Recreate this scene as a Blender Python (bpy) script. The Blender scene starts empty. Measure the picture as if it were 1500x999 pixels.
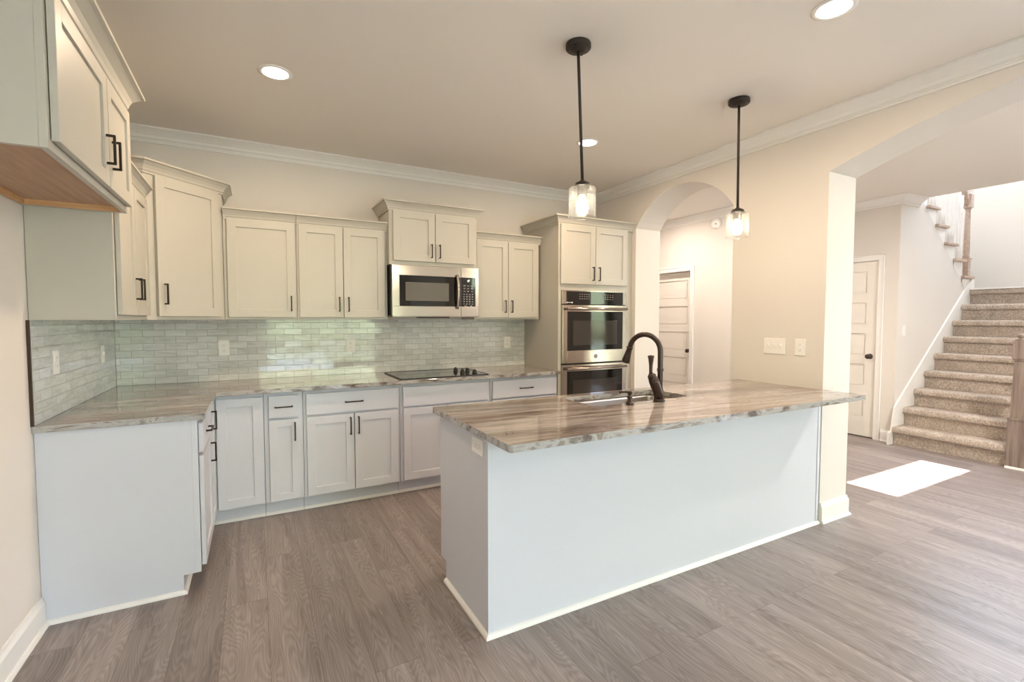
import bpy, bmesh, math, random
from mathutils import Vector, Matrix

random.seed(7)
scene = bpy.context.scene
COL = scene.collection
PI = math.pi

# ------------------------------------------------------------------ camera
cam_d = bpy.data.cameras.new('camera')
cam_d.sensor_width = 36.0
cam_d.lens = 698.6 / 1500 * 36.0
cam_d.clip_start = 0.02
cam = bpy.data.objects.new('camera', cam_d)
COL.objects.link(cam)
cam.location = (0.8807, -4.2908, 1.3917)
cam.rotation_euler = (math.radians(90 - 2.681), 0, math.radians(-28.296))
scene.camera = cam

# ------------------------------------------------------------------ colour management, world, sun, daylight
scene.view_settings.view_transform = 'Standard'
scene.view_settings.look = 'None'
scene.view_settings.gamma = 1.0
scene.view_settings.use_curve_mapping = False
scene.view_settings.exposure = -0.05

SKY_COLOR = (0.63, 0.77, 1.0)
SKY_STRENGTH = 27.0
CAN_ENERGY = 18.5
CAN_COLOR = (1.0, 0.765, 0.54)

world = bpy.data.worlds.new('sky')
scene.world = world
world.use_nodes = True
bg = world.node_tree.nodes['Background']
bg.inputs['Color'].default_value = (*SKY_COLOR, 1)
bg.inputs['Strength'].default_value = SKY_STRENGTH

sun_d = bpy.data.lights.new('sun', 'SUN')
sun_d.energy = 150.0
sun_d.angle = 0.004
sun_d.color = (1.0, 0.96, 0.9)
sun = bpy.data.objects.new('sun', sun_d)
COL.objects.link(sun)
sun.rotation_euler = Vector((0.0, 1.0, -0.5)).to_track_quat('-Z', 'Y').to_euler()


def portal(x0, x1, y0, y1, z0, z1, direction):
    """sky portal filling a window opening (only guides sampling of the sky)"""
    d = bpy.data.lights.new('window_portal', 'AREA')
    d.shape = 'RECTANGLE'
    dv = Vector(direction)
    if abs(dv.y) > .5:
        d.size, d.size_y = x1 - x0, z1 - z0
    else:
        d.size, d.size_y = y1 - y0, z1 - z0
    d.cycles.is_portal = True
    o = bpy.data.objects.new('window_portal', d)
    COL.objects.link(o)
    o.location = ((x0 + x1) / 2, (y0 + y1) / 2, (z0 + z1) / 2)
    o.rotation_euler = dv.to_track_quat('-Z', 'Z').to_euler()
    return o


# ------------------------------------------------------------------ materials
def new_mat(name):
    m = bpy.data.materials.new(name)
    m.use_nodes = True
    nt = m.node_tree
    return m, nt, nt.nodes['Principled BSDF']


def N(nt, kind, **kw):
    n = nt.nodes.new(kind)
    for k, v in kw.items():
        setattr(n, k, v)
    return n


def srgb(r, g, b):
    f = lambda c: ((c / 255 + 0.055) / 1.055) ** 2.4 if c > 10 else c / 255 / 12.92
    return (f(r), f(g), f(b), 1)


def ramp(nt, stops, interp='LINEAR'):
    n = nt.nodes.new('ShaderNodeValToRGB')
    n.color_ramp.interpolation = interp
    el = n.color_ramp.elements
    while len(el) < len(stops):
        el.new(0.5)
    for e, (p, c) in zip(el, stops):
        e.position = p
        e.color = c
    return n


def plain(name, col, rough=0.5, metal=0.0, bump=0.0, bscale=200.0, spec=0.5, var=0.0):
    m, nt, b = new_mat(name)
    b.inputs['Base Color'].default_value = col
    b.inputs['Roughness'].default_value = rough
    b.inputs['Metallic'].default_value = metal
    b.inputs['Specular IOR Level'].default_value = spec
    tc = N(nt, 'ShaderNodeTexCoord')
    nz = N(nt, 'ShaderNodeTexNoise')
    nz.inputs['Scale'].default_value = bscale
    nz.inputs['Detail'].default_value = 3
    nt.links.new(tc.outputs['Object'], nz.inputs['Vector'])
    if var:
        mx = N(nt, 'ShaderNodeMix', data_type='RGBA')
        mx.inputs['A'].default_value = tuple(c * (1 - var) for c in col[:3]) + (1,)
        mx.inputs['B'].default_value = tuple(min(1, c * (1 + var)) for c in col[:3]) + (1,)
        nt.links.new(nz.outputs['Fac'], mx.inputs['Factor'])
        nt.links.new(mx.outputs['Result'], b.inputs['Base Color'])
    if bump:
        bp = N(nt, 'ShaderNodeBump')
        bp.inputs['Strength'].default_value = bump
        bp.inputs['Distance'].default_value = 0.002
        nt.links.new(nz.outputs['Fac'], bp.inputs['Height'])
        nt.links.new(bp.outputs['Normal'], b.inputs['Normal'])
    return m


def xyz(nt, fx, fy, fz, src='Object'):
    """vector (axis picks / scales) from object coordinates: each f is a list of (axis, factor)"""
    tc = N(nt, 'ShaderNodeTexCoord')
    sp = N(nt, 'ShaderNodeSeparateXYZ')
    nt.links.new(tc.outputs[src], sp.inputs[0])
    cb = N(nt, 'ShaderNodeCombineXYZ')
    for i, f in enumerate((fx, fy, fz)):
        cur = None
        for ax, k in f:
            mu = N(nt, 'ShaderNodeMath', operation='MULTIPLY')
            mu.inputs[1].default_value = k
            nt.links.new(sp.outputs['XYZ'.index(ax)], mu.inputs[0])
            if cur is None:
                cur = mu
            else:
                ad = N(nt, 'ShaderNodeMath', operation='ADD')
                nt.links.new(cur.outputs[0], ad.inputs[0])
                nt.links.new(mu.outputs[0], ad.inputs[1])
                cur = ad
        if cur is not None:
            nt.links.new(cur.outputs[0], cb.inputs[i])
    return cb.outputs[0]


def mixc(nt, fac, a, b, blend='MIX'):
    mx = N(nt, 'ShaderNodeMix', data_type='RGBA', blend_type=blend)
    for key, v in (('Factor', fac), ('A', a), ('B', b)):
        if isinstance(v, (int, float)):
            mx.inputs[key].default_value = v
        elif isinstance(v, tuple):
            mx.inputs[key].default_value = v
        else:
            nt.links.new(v, mx.inputs[key])
    return mx.outputs['Result']


def floor_mat():
    m, nt, b = new_mat('vinyl_plank_floor')
    v = xyz(nt, [('Y', 1)], [('X', 1)], [])
    br = N(nt, 'ShaderNodeTexBrick', offset=0.37, offset_frequency=2)
    br.inputs['Scale'].default_value = 1.0
    br.inputs['Brick Width'].default_value = 1.22
    br.inputs['Row Height'].default_value = 0.181
    br.inputs['Mortar Size'].default_value = 0.0009
    br.inputs['Mortar Smooth'].default_value = 0.3
    br.inputs['Bias'].default_value = 0.0
    br.inputs['Color1'].default_value = (0, 0, 0, 1)
    br.inputs['Color2'].default_value = (1, 1, 1, 1)
    br.inputs['Mortar'].default_value = (.3, .3, .3, 1)
    nt.links.new(v, br.inputs['Vector'])
    # per plank offset of the grain
    tc = N(nt, 'ShaderNodeTexCoord')
    off = N(nt, 'ShaderNodeVectorMath', operation='MULTIPLY_ADD')
    nt.links.new(br.outputs['Color'], off.inputs[0])
    off.inputs[1].default_value = (7.0, 13.0, 3.0)
    nt.links.new(tc.outputs['Object'], off.inputs[2])
    sc = N(nt, 'ShaderNodeVectorMath', operation='MULTIPLY')
    nt.links.new(off.outputs[0], sc.inputs[0])
    sc.inputs[1].default_value = (11.0, 0.75, 1.0)
    n1 = N(nt, 'ShaderNodeTexNoise')
    n1.inputs['Scale'].default_value = 1.0
    n1.inputs['Detail'].default_value = 5
    n1.inputs['Roughness'].default_value = 0.6
    n1.inputs['Distortion'].default_value = 0.9
    nt.links.new(sc.outputs[0], n1.inputs['Vector'])
    # cathedral rings: contour lines of a smooth stretched noise
    sc2 = N(nt, 'ShaderNodeVectorMath', operation='MULTIPLY')
    nt.links.new(off.outputs[0], sc2.inputs[0])
    sc2.inputs[1].default_value = (5.0, 0.8, 1.0)
    n2 = N(nt, 'ShaderNodeTexNoise')
    n2.inputs['Scale'].default_value = 1.0
    n2.inputs['Detail'].default_value = 2.5
    nt.links.new(sc2.outputs[0], n2.inputs['Vector'])
    mu = N(nt, 'ShaderNodeMath', operation='MULTIPLY')
    mu.inputs[1].default_value = 300.0
    nt.links.new(n2.outputs['Fac'], mu.inputs[0])
    sn = N(nt, 'ShaderNodeMath', operation='SINE')
    nt.links.new(mu.outputs[0], sn.inputs[0])
    mr = N(nt, 'ShaderNodeMapRange')
    mr.inputs['From Min'].default_value = -1
    nt.links.new(sn.outputs[0], mr.inputs['Value'])
    # fine pores
    sc3 = N(nt, 'ShaderNodeVectorMath', operation='MULTIPLY')
    nt.links.new(off.outputs[0], sc3.inputs[0])
    sc3.inputs[1].default_value = (160.0, 5.0, 1.0)
    n3 = N(nt, 'ShaderNodeTexNoise')
    n3.inputs['Scale'].default_value = 1.0
    n3.inputs['Detail'].default_value = 3
    nt.links.new(sc3.outputs[0], n3.inputs['Vector'])
    rp = ramp(nt, [(0.25, srgb(116, 104, 99)), (0.5, srgb(137, 126, 121)), (0.75, srgb(154, 143, 139))])
    nt.links.new(n1.outputs['Fac'], rp.inputs['Fac'])
    c = mixc(nt, 0.12, rp.outputs['Color'], mr.outputs[0], 'OVERLAY')
    c = mixc(nt, 0.34, c, n3.outputs['Fac'], 'OVERLAY')
    rb = ramp(nt, [(0.0, (.40, .40, .40, 1)), (1.0, (.60, .60, .60, 1))])
    nt.links.new(br.outputs['Color'], rb.inputs['Fac'])
    c = mixc(nt, 0.75, c, rb.outputs['Color'], 'OVERLAY')
    c = mixc(nt, br.outputs['Fac'], c, srgb(92, 82, 75))
    nt.links.new(c, b.inputs['Base Color'])
    b.inputs['Roughness'].default_value = 0.36
    bp = N(nt, 'ShaderNodeBump')
    bp.inputs['Strength'].default_value = 0.12
    bp.inputs['Distance'].default_value = 0.002
    nt.links.new(n3.outputs['Fac'], bp.inputs['Height'])
    nt.links.new(bp.outputs['Normal'], b.inputs['Normal'])
    return m


def tile_mat(name, axis):
    m, nt, b = new_mat(name)
    v = xyz(nt, [(axis, 1)], [('Z', 1)], [])
    sh = N(nt, 'ShaderNodeVectorMath', operation='ADD')
    sh.inputs[1].default_value = (10.0, -0.914 + 0.0495 * 20, 0)
    nt.links.new(v, sh.inputs[0])
    br = N(nt, 'ShaderNodeTexBrick', offset=0.5, offset_frequency=2)
    br.inputs['Scale'].default_value = 1.0
    br.inputs['Brick Width'].default_value = 0.132
    br.inputs['Row Height'].default_value = 0.0495
    br.inputs['Mortar Size'].default_value = 0.0016
    br.inputs['Mortar Smooth'].default_value = 0.15
    br.inputs['Color1'].default_value = (0, 0, 0, 1)
    br.inputs['Color2'].default_value = (1, 1, 1, 1)
    br.inputs['Mortar'].default_value = (.5, .5, .5, 1)
    nt.links.new(sh.outputs[0], br.inputs['Vector'])
    tc = N(nt, 'ShaderNodeTexCoord')
    off = N(nt, 'ShaderNodeVectorMath', operation='MULTIPLY_ADD')
    nt.links.new(br.outputs['Color'], off.inputs[0])
    off.inputs[1].default_value = (5.0, 5.0, 9.0)
    nt.links.new(tc.outputs['Object'], off.inputs[2])
    sc = N(nt, 'ShaderNodeVectorMath', operation='MULTIPLY')
    nt.links.new(off.outputs[0], sc.inputs[0])
    sc.inputs[1].default_value = (9.0, 9.0, 55.0)
    n1 = N(nt, 'ShaderNodeTexNoise')
    n1.inputs['Scale'].default_value = 1.0
    n1.inputs['Detail'].default_value = 3
    n1.inputs['Distortion'].default_value = 0.6
    nt.links.new(sc.outputs[0], n1.inputs['Vector'])
    rp = ramp(nt, [(0.25, srgb(193, 194, 191)), (0.5, srgb(209, 210, 206)), (0.75, srgb(220, 220, 217))])
    nt.links.new(n1.outputs['Fac'], rp.inputs['Fac'])
    rb = ramp(nt, [(0.0, (.43, .43, .43, 1)), (1.0, (.57, .57, .57, 1))])
    nt.links.new(br.outputs['Color'], rb.inputs['Fac'])
    c = mixc(nt, 1.0, rp.outputs['Color'], rb.outputs['Color'], 'OVERLAY')
    c = mixc(nt, br.outputs['Fac'], c, srgb(158, 155, 143))
    nt.links.new(c, b.inputs['Base Color'])
    rr = N(nt, 'ShaderNodeMapRange')
    rr.inputs['To Min'].default_value = 0.07
    rr.inputs['To Max'].default_value = 0.6
    nt.links.new(br.outputs['Fac'], rr.inputs['Value'])
    nt.links.new(rr.outputs[0], b.inputs['Roughness'])
    # every tile sits a little differently + softly wavy glaze
    n2 = N(nt, 'ShaderNodeTexNoise')
    n2.inputs['Scale'].default_value = 7.0
    n2.inputs['Detail'].default_value = 1
    nt.links.new(off.outputs[0], n2.inputs['Vector'])
    sb = N(nt, 'ShaderNodeMath', operation='MULTIPLY_ADD')
    sb.inputs[1].default_value = -1.6
    nt.links.new(br.outputs['Fac'], sb.inputs[0])
    nt.links.new(n2.outputs['Fac'], sb.inputs[2])
    bp = N(nt, 'ShaderNodeBump')
    bp.inputs['Strength'].default_value = 0.22
    bp.inputs['Distance'].default_value = 0.0015
    nt.links.new(sb.outputs[0], bp.inputs['Height'])
    wn = N(nt, 'ShaderNodeTexWhiteNoise', noise_dimensions='3D')
    nt.links.new(br.outputs['Color'], wn.inputs['Vector'])
    tv = N(nt, 'ShaderNodeVectorMath', operation='MULTIPLY_ADD')
    tv.inputs[1].default_value = (0.022, 0.022, 0.022)
    tv.inputs[2].default_value = (-0.011, -0.011, -0.011)
    nt.links.new(wn.outputs['Color'], tv.inputs[0])
    av = N(nt, 'ShaderNodeVectorMath', operation='ADD')
    nt.links.new(bp.outputs['Normal'], av.inputs[0])
    nt.links.new(tv.outputs[0], av.inputs[1])
    nv = N(nt, 'ShaderNodeVectorMath', operation='NORMALIZE')
    nt.links.new(av.outputs[0], nv.inputs[0])
    nt.links.new(nv.outputs[0], b.inputs['Normal'])
    b.inputs['Specular IOR Level'].default_value = 0.75
    return m


def stone_mat():
    """polished slab: fine layered streaks on the top, coarser broken blocks across the cut edges"""
    m, nt, b = new_mat('veined_brown_stone')

    def noise(vec, detail, rough, dist):
        n = N(nt, 'ShaderNodeTexNoise')
        n.inputs['Scale'].default_value = 1.0
        n.inputs['Detail'].default_value = detail
        n.inputs['Roughness'].default_value = rough
        n.inputs['Distortion'].default_value = dist
        nt.links.new(vec, n.inputs['Vector'])
        return n.outputs['Fac']

    v = xyz(nt, [('X', 0.55), ('Y', .3)], [('Y', 7.0), ('X', 0.55), ('Z', 3.0)], [('Z', 3.0), ('X', .5)])
    n1 = noise(v, 6, 0.6, 0.5)
    rp = ramp(nt, [(0.30, srgb(82, 71, 66)), (0.38, srgb(122, 111, 106)), (0.45, srgb(148, 138, 132)), (0.52, srgb(170, 161, 155)),
                   (0.58, srgb(150, 137, 128)), (0.64, srgb(121, 107, 99)), (0.72, srgb(156, 144, 136))])
    nt.links.new(n1, rp.inputs['Fac'])
    v2 = xyz(nt, [('X', 1.3)], [('Y', 42.0), ('X', 3.0), ('Z', 8.0)], [('Z', 8.0), ('X', 3)])
    r2 = ramp(nt, [(0.34, (.16, .155, .15, 1)), (0.44, (.46, .455, .45, 1)), (0.7, (.60, .60, .60, 1))])
    nt.links.new(noise(v2, 4, 0.55, 0.8), r2.inputs['Fac'])
    top = mixc(nt, 0.75, rp.outputs['Color'], r2.outputs['Color'], 'OVERLAY')
    # cut edge
    v3 = xyz(nt, [('X', 4.5), ('Z', 7.0)], [('Y', 12.0), ('X', 1.5)], [('Z', 11.0), ('X', -2.5)])
    r3 = ramp(nt, [(0.30, srgb(84, 74, 70)), (0.40, srgb(116, 106, 100)), (0.47, srgb(160, 156, 151)), (0.55, srgb(178, 176, 172)), (0.62, srgb(132, 121, 114)), (0.70, srgb(158, 152, 147))])
    nt.links.new(noise(v3, 5, 0.62, 0.9), r3.inputs['Fac'])
    ge = N(nt, 'ShaderNodeNewGeometry')
    sp = N(nt, 'ShaderNodeSeparateXYZ')
    nt.links.new(ge.outputs['True Normal'], sp.inputs[0])
    gt = N(nt, 'ShaderNodeMapRange')
    gt.inputs['From Min'].default_value = 0.35
    gt.inputs['From Max'].default_value = 0.9
    nt.links.new(sp.outputs['Z'], gt.inputs['Value'])
    c = mixc(nt, gt.outputs[0], r3.outputs['Color'], top)
    nt.links.new(c, b.inputs['Base Color'])
    b.inputs['Roughness'].default_value = 0.05
    b.inputs['IOR'].default_value = 1.62
    return m


def steel_mat(name='brushed_stainless', axis='X'):
    m, nt, b = new_mat(name)
    b.inputs['Metallic'].default_value = 1.0
    k = {'X': (2, 2, 400), 'Z': (300, 300, 2)}[axis]
    v = xyz(nt, [('X', k[0])], [('Y', k[1])], [('Z', k[2])])
    nz = N(nt, 'ShaderNodeTexNoise')
    nz.inputs['Scale'].default_value = 1.0
    nz.inputs['Detail'].default_value = 2
    nt.links.new(v, nz.inputs['Vector'])
    c = mixc(nt, nz.outputs['Fac'], srgb(168, 156, 147), srgb(190, 178, 169))
    nt.links.new(c, b.inputs['Base Color'])
    mr = N(nt, 'ShaderNodeMapRange')
    mr.inputs['To Min'].default_value = 0.14
    mr.inputs['To Max'].default_value = 0.24
    nt.links.new(nz.outputs['Fac'], mr.inputs['Value'])
    nt.links.new(mr.outputs[0], b.inputs['Roughness'])
    return m


def carpet_mat():
    m, nt, b = new_mat('beige_carpet')
    tc = N(nt, 'ShaderNodeTexCoord')
    n1 = N(nt, 'ShaderNodeTexNoise')
    n1.inputs['Scale'].default_value = 75.0
    n1.inputs['Detail'].default_value = 5
    n1.inputs['Roughness'].default_value = 0.7
    nt.links.new(tc.outputs['Object'], n1.inputs['Vector'])
    n2 = N(nt, 'ShaderNodeTexNoise')
    n2.inputs['Scale'].default_value = 9.0
    n2.inputs['Detail'].default_value = 2
    nt.links.new(tc.outputs['Object'], n2.inputs['Vector'])
    rp = ramp(nt, [(0.3, srgb(138, 123, 110)), (0.5, srgb(178, 164, 150)), (0.7, srgb(210, 199, 187))])
    nt.links.new(n1.outputs['Fac'], rp.inputs['Fac'])
    c = mixc(nt, 0.25, rp.outputs['Color'], n2.outputs['Fac'], 'OVERLAY')
    nt.links.new(c, b.inputs['Base Color'])
    b.inputs['Roughness'].default_value = 1.0
    b.inputs['Specular IOR Level'].default_value = 0.1
    bp = N(nt, 'ShaderNodeBump')
    bp.inputs['Strength'].default_value = 0.8
    bp.inputs['Distance'].default_value = 0.006
    nt.links.new(n1.outputs['Fac'], bp.inputs['Height'])
    nt.links.new(bp.outputs['Normal'], b.inputs['Normal'])
    return m


def wood_mat(name, c1, c2, along='Z', rough=0.45):
    m, nt, b = new_mat(name)
    f = {a: 40.0 for a in 'XYZ'}
    f[along] = 2.5
    v = xyz(nt, [('X', f['X'])], [('Y', f['Y'])], [('Z', f['Z'])])
    nz = N(nt, 'ShaderNodeTexNoise')
    nz.inputs['Scale'].default_value = 1.0
    nz.inputs['Detail'].default_value = 4
    nz.inputs['Distortion'].default_value = 0.4
    nt.links.new(v, nz.inputs['Vector'])
    rp = ramp(nt, [(0.3, c1), (0.7, c2)])
    nt.links.new(nz.outputs['Fac'], rp.inputs['Fac'])
    nt.links.new(rp.outputs['Color'], b.inputs['Base Color'])
    b.inputs['Roughness'].default_value = rough
    return m


def thin_glass(name, tint=(1, 1, 1, 1), rough=0.02, seeds=0.0, edge=0.5):
    m = bpy.data.materials.new(name)
    m.use_nodes = True
    nt = m.node_tree
    nt.nodes.clear()
    out = N(nt, 'ShaderNodeOutputMaterial')
    tr = N(nt, 'ShaderNodeBsdfTransparent')
    tr.inputs['Color'].default_value = tint
    gl = N(nt, 'ShaderNodeBsdfGlossy')
    gl.inputs['Roughness'].default_value = rough
    lw = N(nt, 'ShaderNodeLayerWeight')
    lw.inputs['Blend'].default_value = 0.5
    pw = N(nt, 'ShaderNodeMath', operation='POWER')
    pw.inputs[1].default_value = 4.0
    nt.links.new(lw.outputs['Facing'], pw.inputs[0])
    ma = N(nt, 'ShaderNodeMath', operation='MULTIPLY_ADD')
    ma.inputs[1].default_value = edge
    ma.inputs[2].default_value = 0.03
    nt.links.new(pw.outputs[0], ma.inputs[0])
    mx = N(nt, 'ShaderNodeMixShader')
    nt.links.new(ma.outputs[0], mx.inputs[0])
    nt.links.new(tr.outputs[0], mx.inputs[1])
    nt.links.new(gl.outputs[0], mx.inputs[2])
    last = mx
    if seeds:
        # frosted ribs scatter a little of the lamp light
        tl_ = N(nt, 'ShaderNodeBsdfTranslucent')
        m2 = N(nt, 'ShaderNodeMixShader')
        m2.inputs[0].default_value = seeds
        nt.links.new(mx.outputs[0], m2.inputs[1])
        nt.links.new(tl_.outputs[0], m2.inputs[2])
        last = m2
    nt.links.new(last.outputs[0], out.inputs['Surface'])
    return m


def emit(name, col, strength):
    m, nt, b = new_mat(name)
    b.inputs['Base Color'].default_value = (.9, .9, .9, 1)
    b.inputs['Emission Color'].default_value = col
    b.inputs['Emission Strength'].default_value = strength
    return m


M = {}
M['wall'] = plain('wall_paint', srgb(224, 217, 208), 0.75, bump=0.06, bscale=500, spec=0.3)
M['ceiling'] = plain('ceiling_paint', srgb(236, 230, 221), 0.9, bump=0.08, bscale=350, spec=0.2)
M['trim'] = plain('trim_paint', srgb(238, 235, 229), 0.4, bscale=30, var=0.01)
M['cabinet'] = plain('cabinet_paint_lamplit', srgb(193, 188, 176), 0.38, bscale=30, var=0.01)  # upper cabinets: same paint as below, warm lamp light put into the colour
M['cabinet_daylit'] = plain('cabinet_paint_daylit', srgb(211, 212, 218), 0.42, bscale=30, var=0.01)  # base cabinets and peninsula: same paint, cool daylight put into the colour
M['door_paint'] = plain('door_paint', srgb(236, 229, 219), 0.45, bscale=30, var=0.01)
M['gap'] = plain('door_gap_painted_shade', srgb(40, 34, 30), 0.9)  # dark colour standing in for shade in the gaps round the doors
M['floor'] = floor_mat()
M['tile_back'] = tile_mat('glazed_tile_back', 'X')
M['tile_left'] = tile_mat('glazed_tile_left', 'Y')
M['stone'] = stone_mat()
M['steel'] = steel_mat()
M['steel_v'] = steel_mat('brushed_stainless_upright', 'Z')
M['bronze'] = plain('oil_rubbed_bronze', srgb(74, 64, 57), 0.28, 0.8, bscale=60, var=0.25)
M['pull'] = plain('dark_pewter', srgb(62, 55, 50), 0.35, 0.8, bscale=60, var=0.15)
M['lamp_bronze'] = plain('dark_bronze_lamp', srgb(52, 46, 40), 0.5, 0.4, bscale=60, var=0.2)
M['black_glass'] = plain('black_glass', srgb(26, 24, 22), 0.05, spec=0.5)
M['cooktop_glass'] = plain('cooktop_glass', srgb(40, 38, 36), 0.05, spec=1.0)
M['cooktop_glass'].node_tree.nodes['Principled BSDF'].inputs['IOR'].default_value = 2.0
M['oven_window'] = plain('oven_window_glass', srgb(58, 52, 47), 0.06, spec=0.5)
M['screen_grey'] = plain('microwave_window_mesh', srgb(104, 100, 92), 0.12, bscale=900, var=0.2)
M['black'] = plain('black_plastic', srgb(20, 19, 18), 0.4, bscale=80, var=0.1)
M['keys'] = plain('key_print_grey', srgb(150, 145, 140), 0.5)
M['white_print'] = plain('white_print', srgb(235, 235, 232), 0.5)
M['plate'] = plain('white_plastic_plate', srgb(242, 239, 233), 0.3, bscale=50, var=0.01)
M['slot'] = plain('slot_dark', srgb(90, 84, 78), 0.6)
M['edge_trim'] = plain('bronze_edge_trim', srgb(74, 58, 48), 0.4, 0.6, bscale=50, var=0.1)
M['raw_ply'] = wood_mat('maple_plywood', srgb(176, 140, 112), srgb(196, 160, 131), 'Y', 0.6)
M['raw_rail'] = wood_mat('oak_rail', srgb(203, 158, 108), srgb(222, 180, 130), 'X', 0.6)
M['carpet'] = carpet_mat()
M['newel_wood'] = wood_mat('grey_stained_wood', srgb(108, 93, 83), srgb(146, 130, 118), 'Z', 0.5)
M['rail_wood'] = wood_mat('light_brown_wood', srgb(168, 144, 127), srgb(196, 174, 157), 'X', 0.45)
M['glass_shade'] = thin_glass('clear_ribbed_glass', (.985, .985, .985, 1), 0.08, 0.02, 0.7)
M['glass_pane'] = thin_glass('window_glass', (.97, .98, .98, 1), 0.0)
M['can_lens'] = emit('downlight_lens', (1.0, .9, .76, 1), 9.0)
M['bulb'] = emit('lamp_bulb_glow', (1.0, .84, .62, 1), 115.0)
M['sink_steel'] = plain('sink_satin_steel', srgb(196, 188, 178), 0.28, 0.9, bscale=300, var=0.05)
M['patio'] = plain('patio_concrete', srgb(152, 152, 150), 0.9, bscale=20, var=0.06)
M['lawn'] = plain('lawn_grass', srgb(162, 161, 134), 1.0, bscale=6, var=0.35, spec=0.1)
M['leaf'] = plain('leaves_painted_backlit', srgb(208, 207, 160), 0.9, bscale=3, var=0.5, spec=0.1)  # pale tone paints in sunlight shining through the leaves


# ------------------------------------------------------------------ mesh helpers
class B:
    """collects shapes into one mesh"""

    def __init__(self):
        self.bm = bmesh.new()

    def box(self, x0, x1, y0, y1, z0, z1, bev=0.0, mat=None):
        if x0 > x1: x0, x1 = x1, x0
        if y0 > y1: y0, y1 = y1, y0
        if z0 > z1: z0, z1 = z1, z0
        r = bmesh.ops.create_cube(self.bm, size=1.0)
        vs = r['verts']
        for v in vs:
            v.co = Vector((x0 + (v.co.x + .5) * (x1 - x0), y0 + (v.co.y + .5) * (y1 - y0), z0 + (v.co.z + .5) * (z1 - z0)))
        if bev > 0:
            es = list({e for v in vs for e in v.link_edges})
            bmesh.ops.bevel(self.bm, geom=es, offset=bev, segments=2, affect='EDGES', profile=0.5)
        return self

    def prism(self, pts, axis, a0, a1):
        """polygon pts (2D) extruded along axis from a0 to a1; 2D coords are the other two axes in xyz order"""
        def P(p, a):
            if axis == 'x': return (a, p[0], p[1])
            if axis == 'y': return (p[0], a, p[1])
            return (p[0], p[1], a)
        n = len(pts)
        v0 = [self.bm.verts.new(P(p, a0)) for p in pts]
        v1 = [self.bm.verts.new(P(p, a1)) for p in pts]
        f0 = self.bm.faces.new(v0)
        f1 = self.bm.faces.new(v1[::-1])
        for i in range(n):
            j = (i + 1) % n
            self.bm.faces.new((v0[j], v0[i], v1[i], v1[j]))
        f0.normal_update(); f1.normal_update()
        bmesh.ops.triangulate(self.bm, faces=[f0, f1])
        return self

    def lathe(self, prof, c, n=32, axis='z', smooth=True):
        """prof: list of (r, h) ; revolve about axis through c"""
        rings = []
        for r, h in prof:
            ring = []
            for k in range(n):
                a = 2 * PI * k / n
                if axis == 'z': p = (c[0] + r * math.cos(a), c[1] + r * math.sin(a), c[2] + h)
                elif axis == 'y': p = (c[0] + r * math.cos(a), c[1] + h, c[2] + r * math.sin(a))
                else: p = (c[0] + h, c[1] + r * math.cos(a), c[2] + r * math.sin(a))
                ring.append(self.bm.verts.new(p))
            rings.append(ring)
        for a, b in zip(rings, rings[1:]):
            for k in range(n):
                f = self.bm.faces.new((a[k], a[(k + 1) % n], b[(k + 1) % n], b[k]))
                f.smooth = smooth
        for ring, flip in ((rings[0], True), (rings[-1], False)):
            self.bm.faces.new(ring[::-1] if flip else ring)
        return self

    def tube(self, pts, rad, n=14, smooth=True):
        """round tube along a 3D polyline; rad number or list"""
        pts = [Vector(p) for p in pts]
        m = len(pts)
        rads = [rad] * m if isinstance(rad, (int, float)) else rad
        tang = []
        for i in range(m):
            t = pts[min(i + 1, m - 1)] - pts[max(i - 1, 0)]
            tang.append(t.normalized())
        ref = Vector((1, 0, 0)) if abs(tang[0].x) < .9 else Vector((0, 1, 0))
        u = (ref - tang[0] * ref.dot(tang[0])).normalized()
        rings = []
        for i in range(m):
            u = (u - tang[i] * u.dot(tang[i])).normalized()
            w = tang[i].cross(u)
            rings.append([self.bm.verts.new(pts[i] + (u * math.cos(2 * PI * k / n) + w * math.sin(2 * PI * k / n)) * rads[i]) for k in range(n)])
        for a, b in zip(rings, rings[1:]):
            for k in range(n):
                f = self.bm.faces.new((a[k], a[(k + 1) % n], b[(k + 1) % n], b[k]))
                f.smooth = smooth
        self.bm.faces.new(rings[0][::-1])
        self.bm.faces.new(rings[-1])
        return self

    def sweep(self, path, prof, side=1, smooth=False):
        """profile (out, z) swept along xy path with mitred corners; out goes to the right of travel when side=1"""
        path = [Vector((p[0], p[1])) for p in path]
        n = len(path)
        offs = []
        for i in range(n):
            ds = []
            if i > 0: ds.append((path[i] - path[i - 1]).normalized())
            if i < n - 1: ds.append((path[i + 1] - path[i]).normalized())
            ns = [Vector((d.y, -d.x)) * side for d in ds]
            if len(ns) == 1: offs.append(ns[0])
            else:
                m_ = (ns[0] + ns[1]).normalized()
                offs.append(m_ / max(.2, m_.dot(ns[0])))
        rings = []
        for p, o in zip(path, offs):
            rings.append([self.bm.verts.new((p.x + o.x * q[0], p.y + o.y * q[0], q[1])) for q in prof])
        k = len(prof)
        for a, b in zip(rings, rings[1:]):
            for i in range(k):
                j = (i + 1) % k
                self.bm.faces.new((a[i], b[i], b[j], a[j]))
        for ring in (rings[0], rings[-1]):
            f = self.bm.faces.new(ring)
            f.normal_update()
            bmesh.ops.triangulate(self.bm, faces=[f])
        return self

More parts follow.
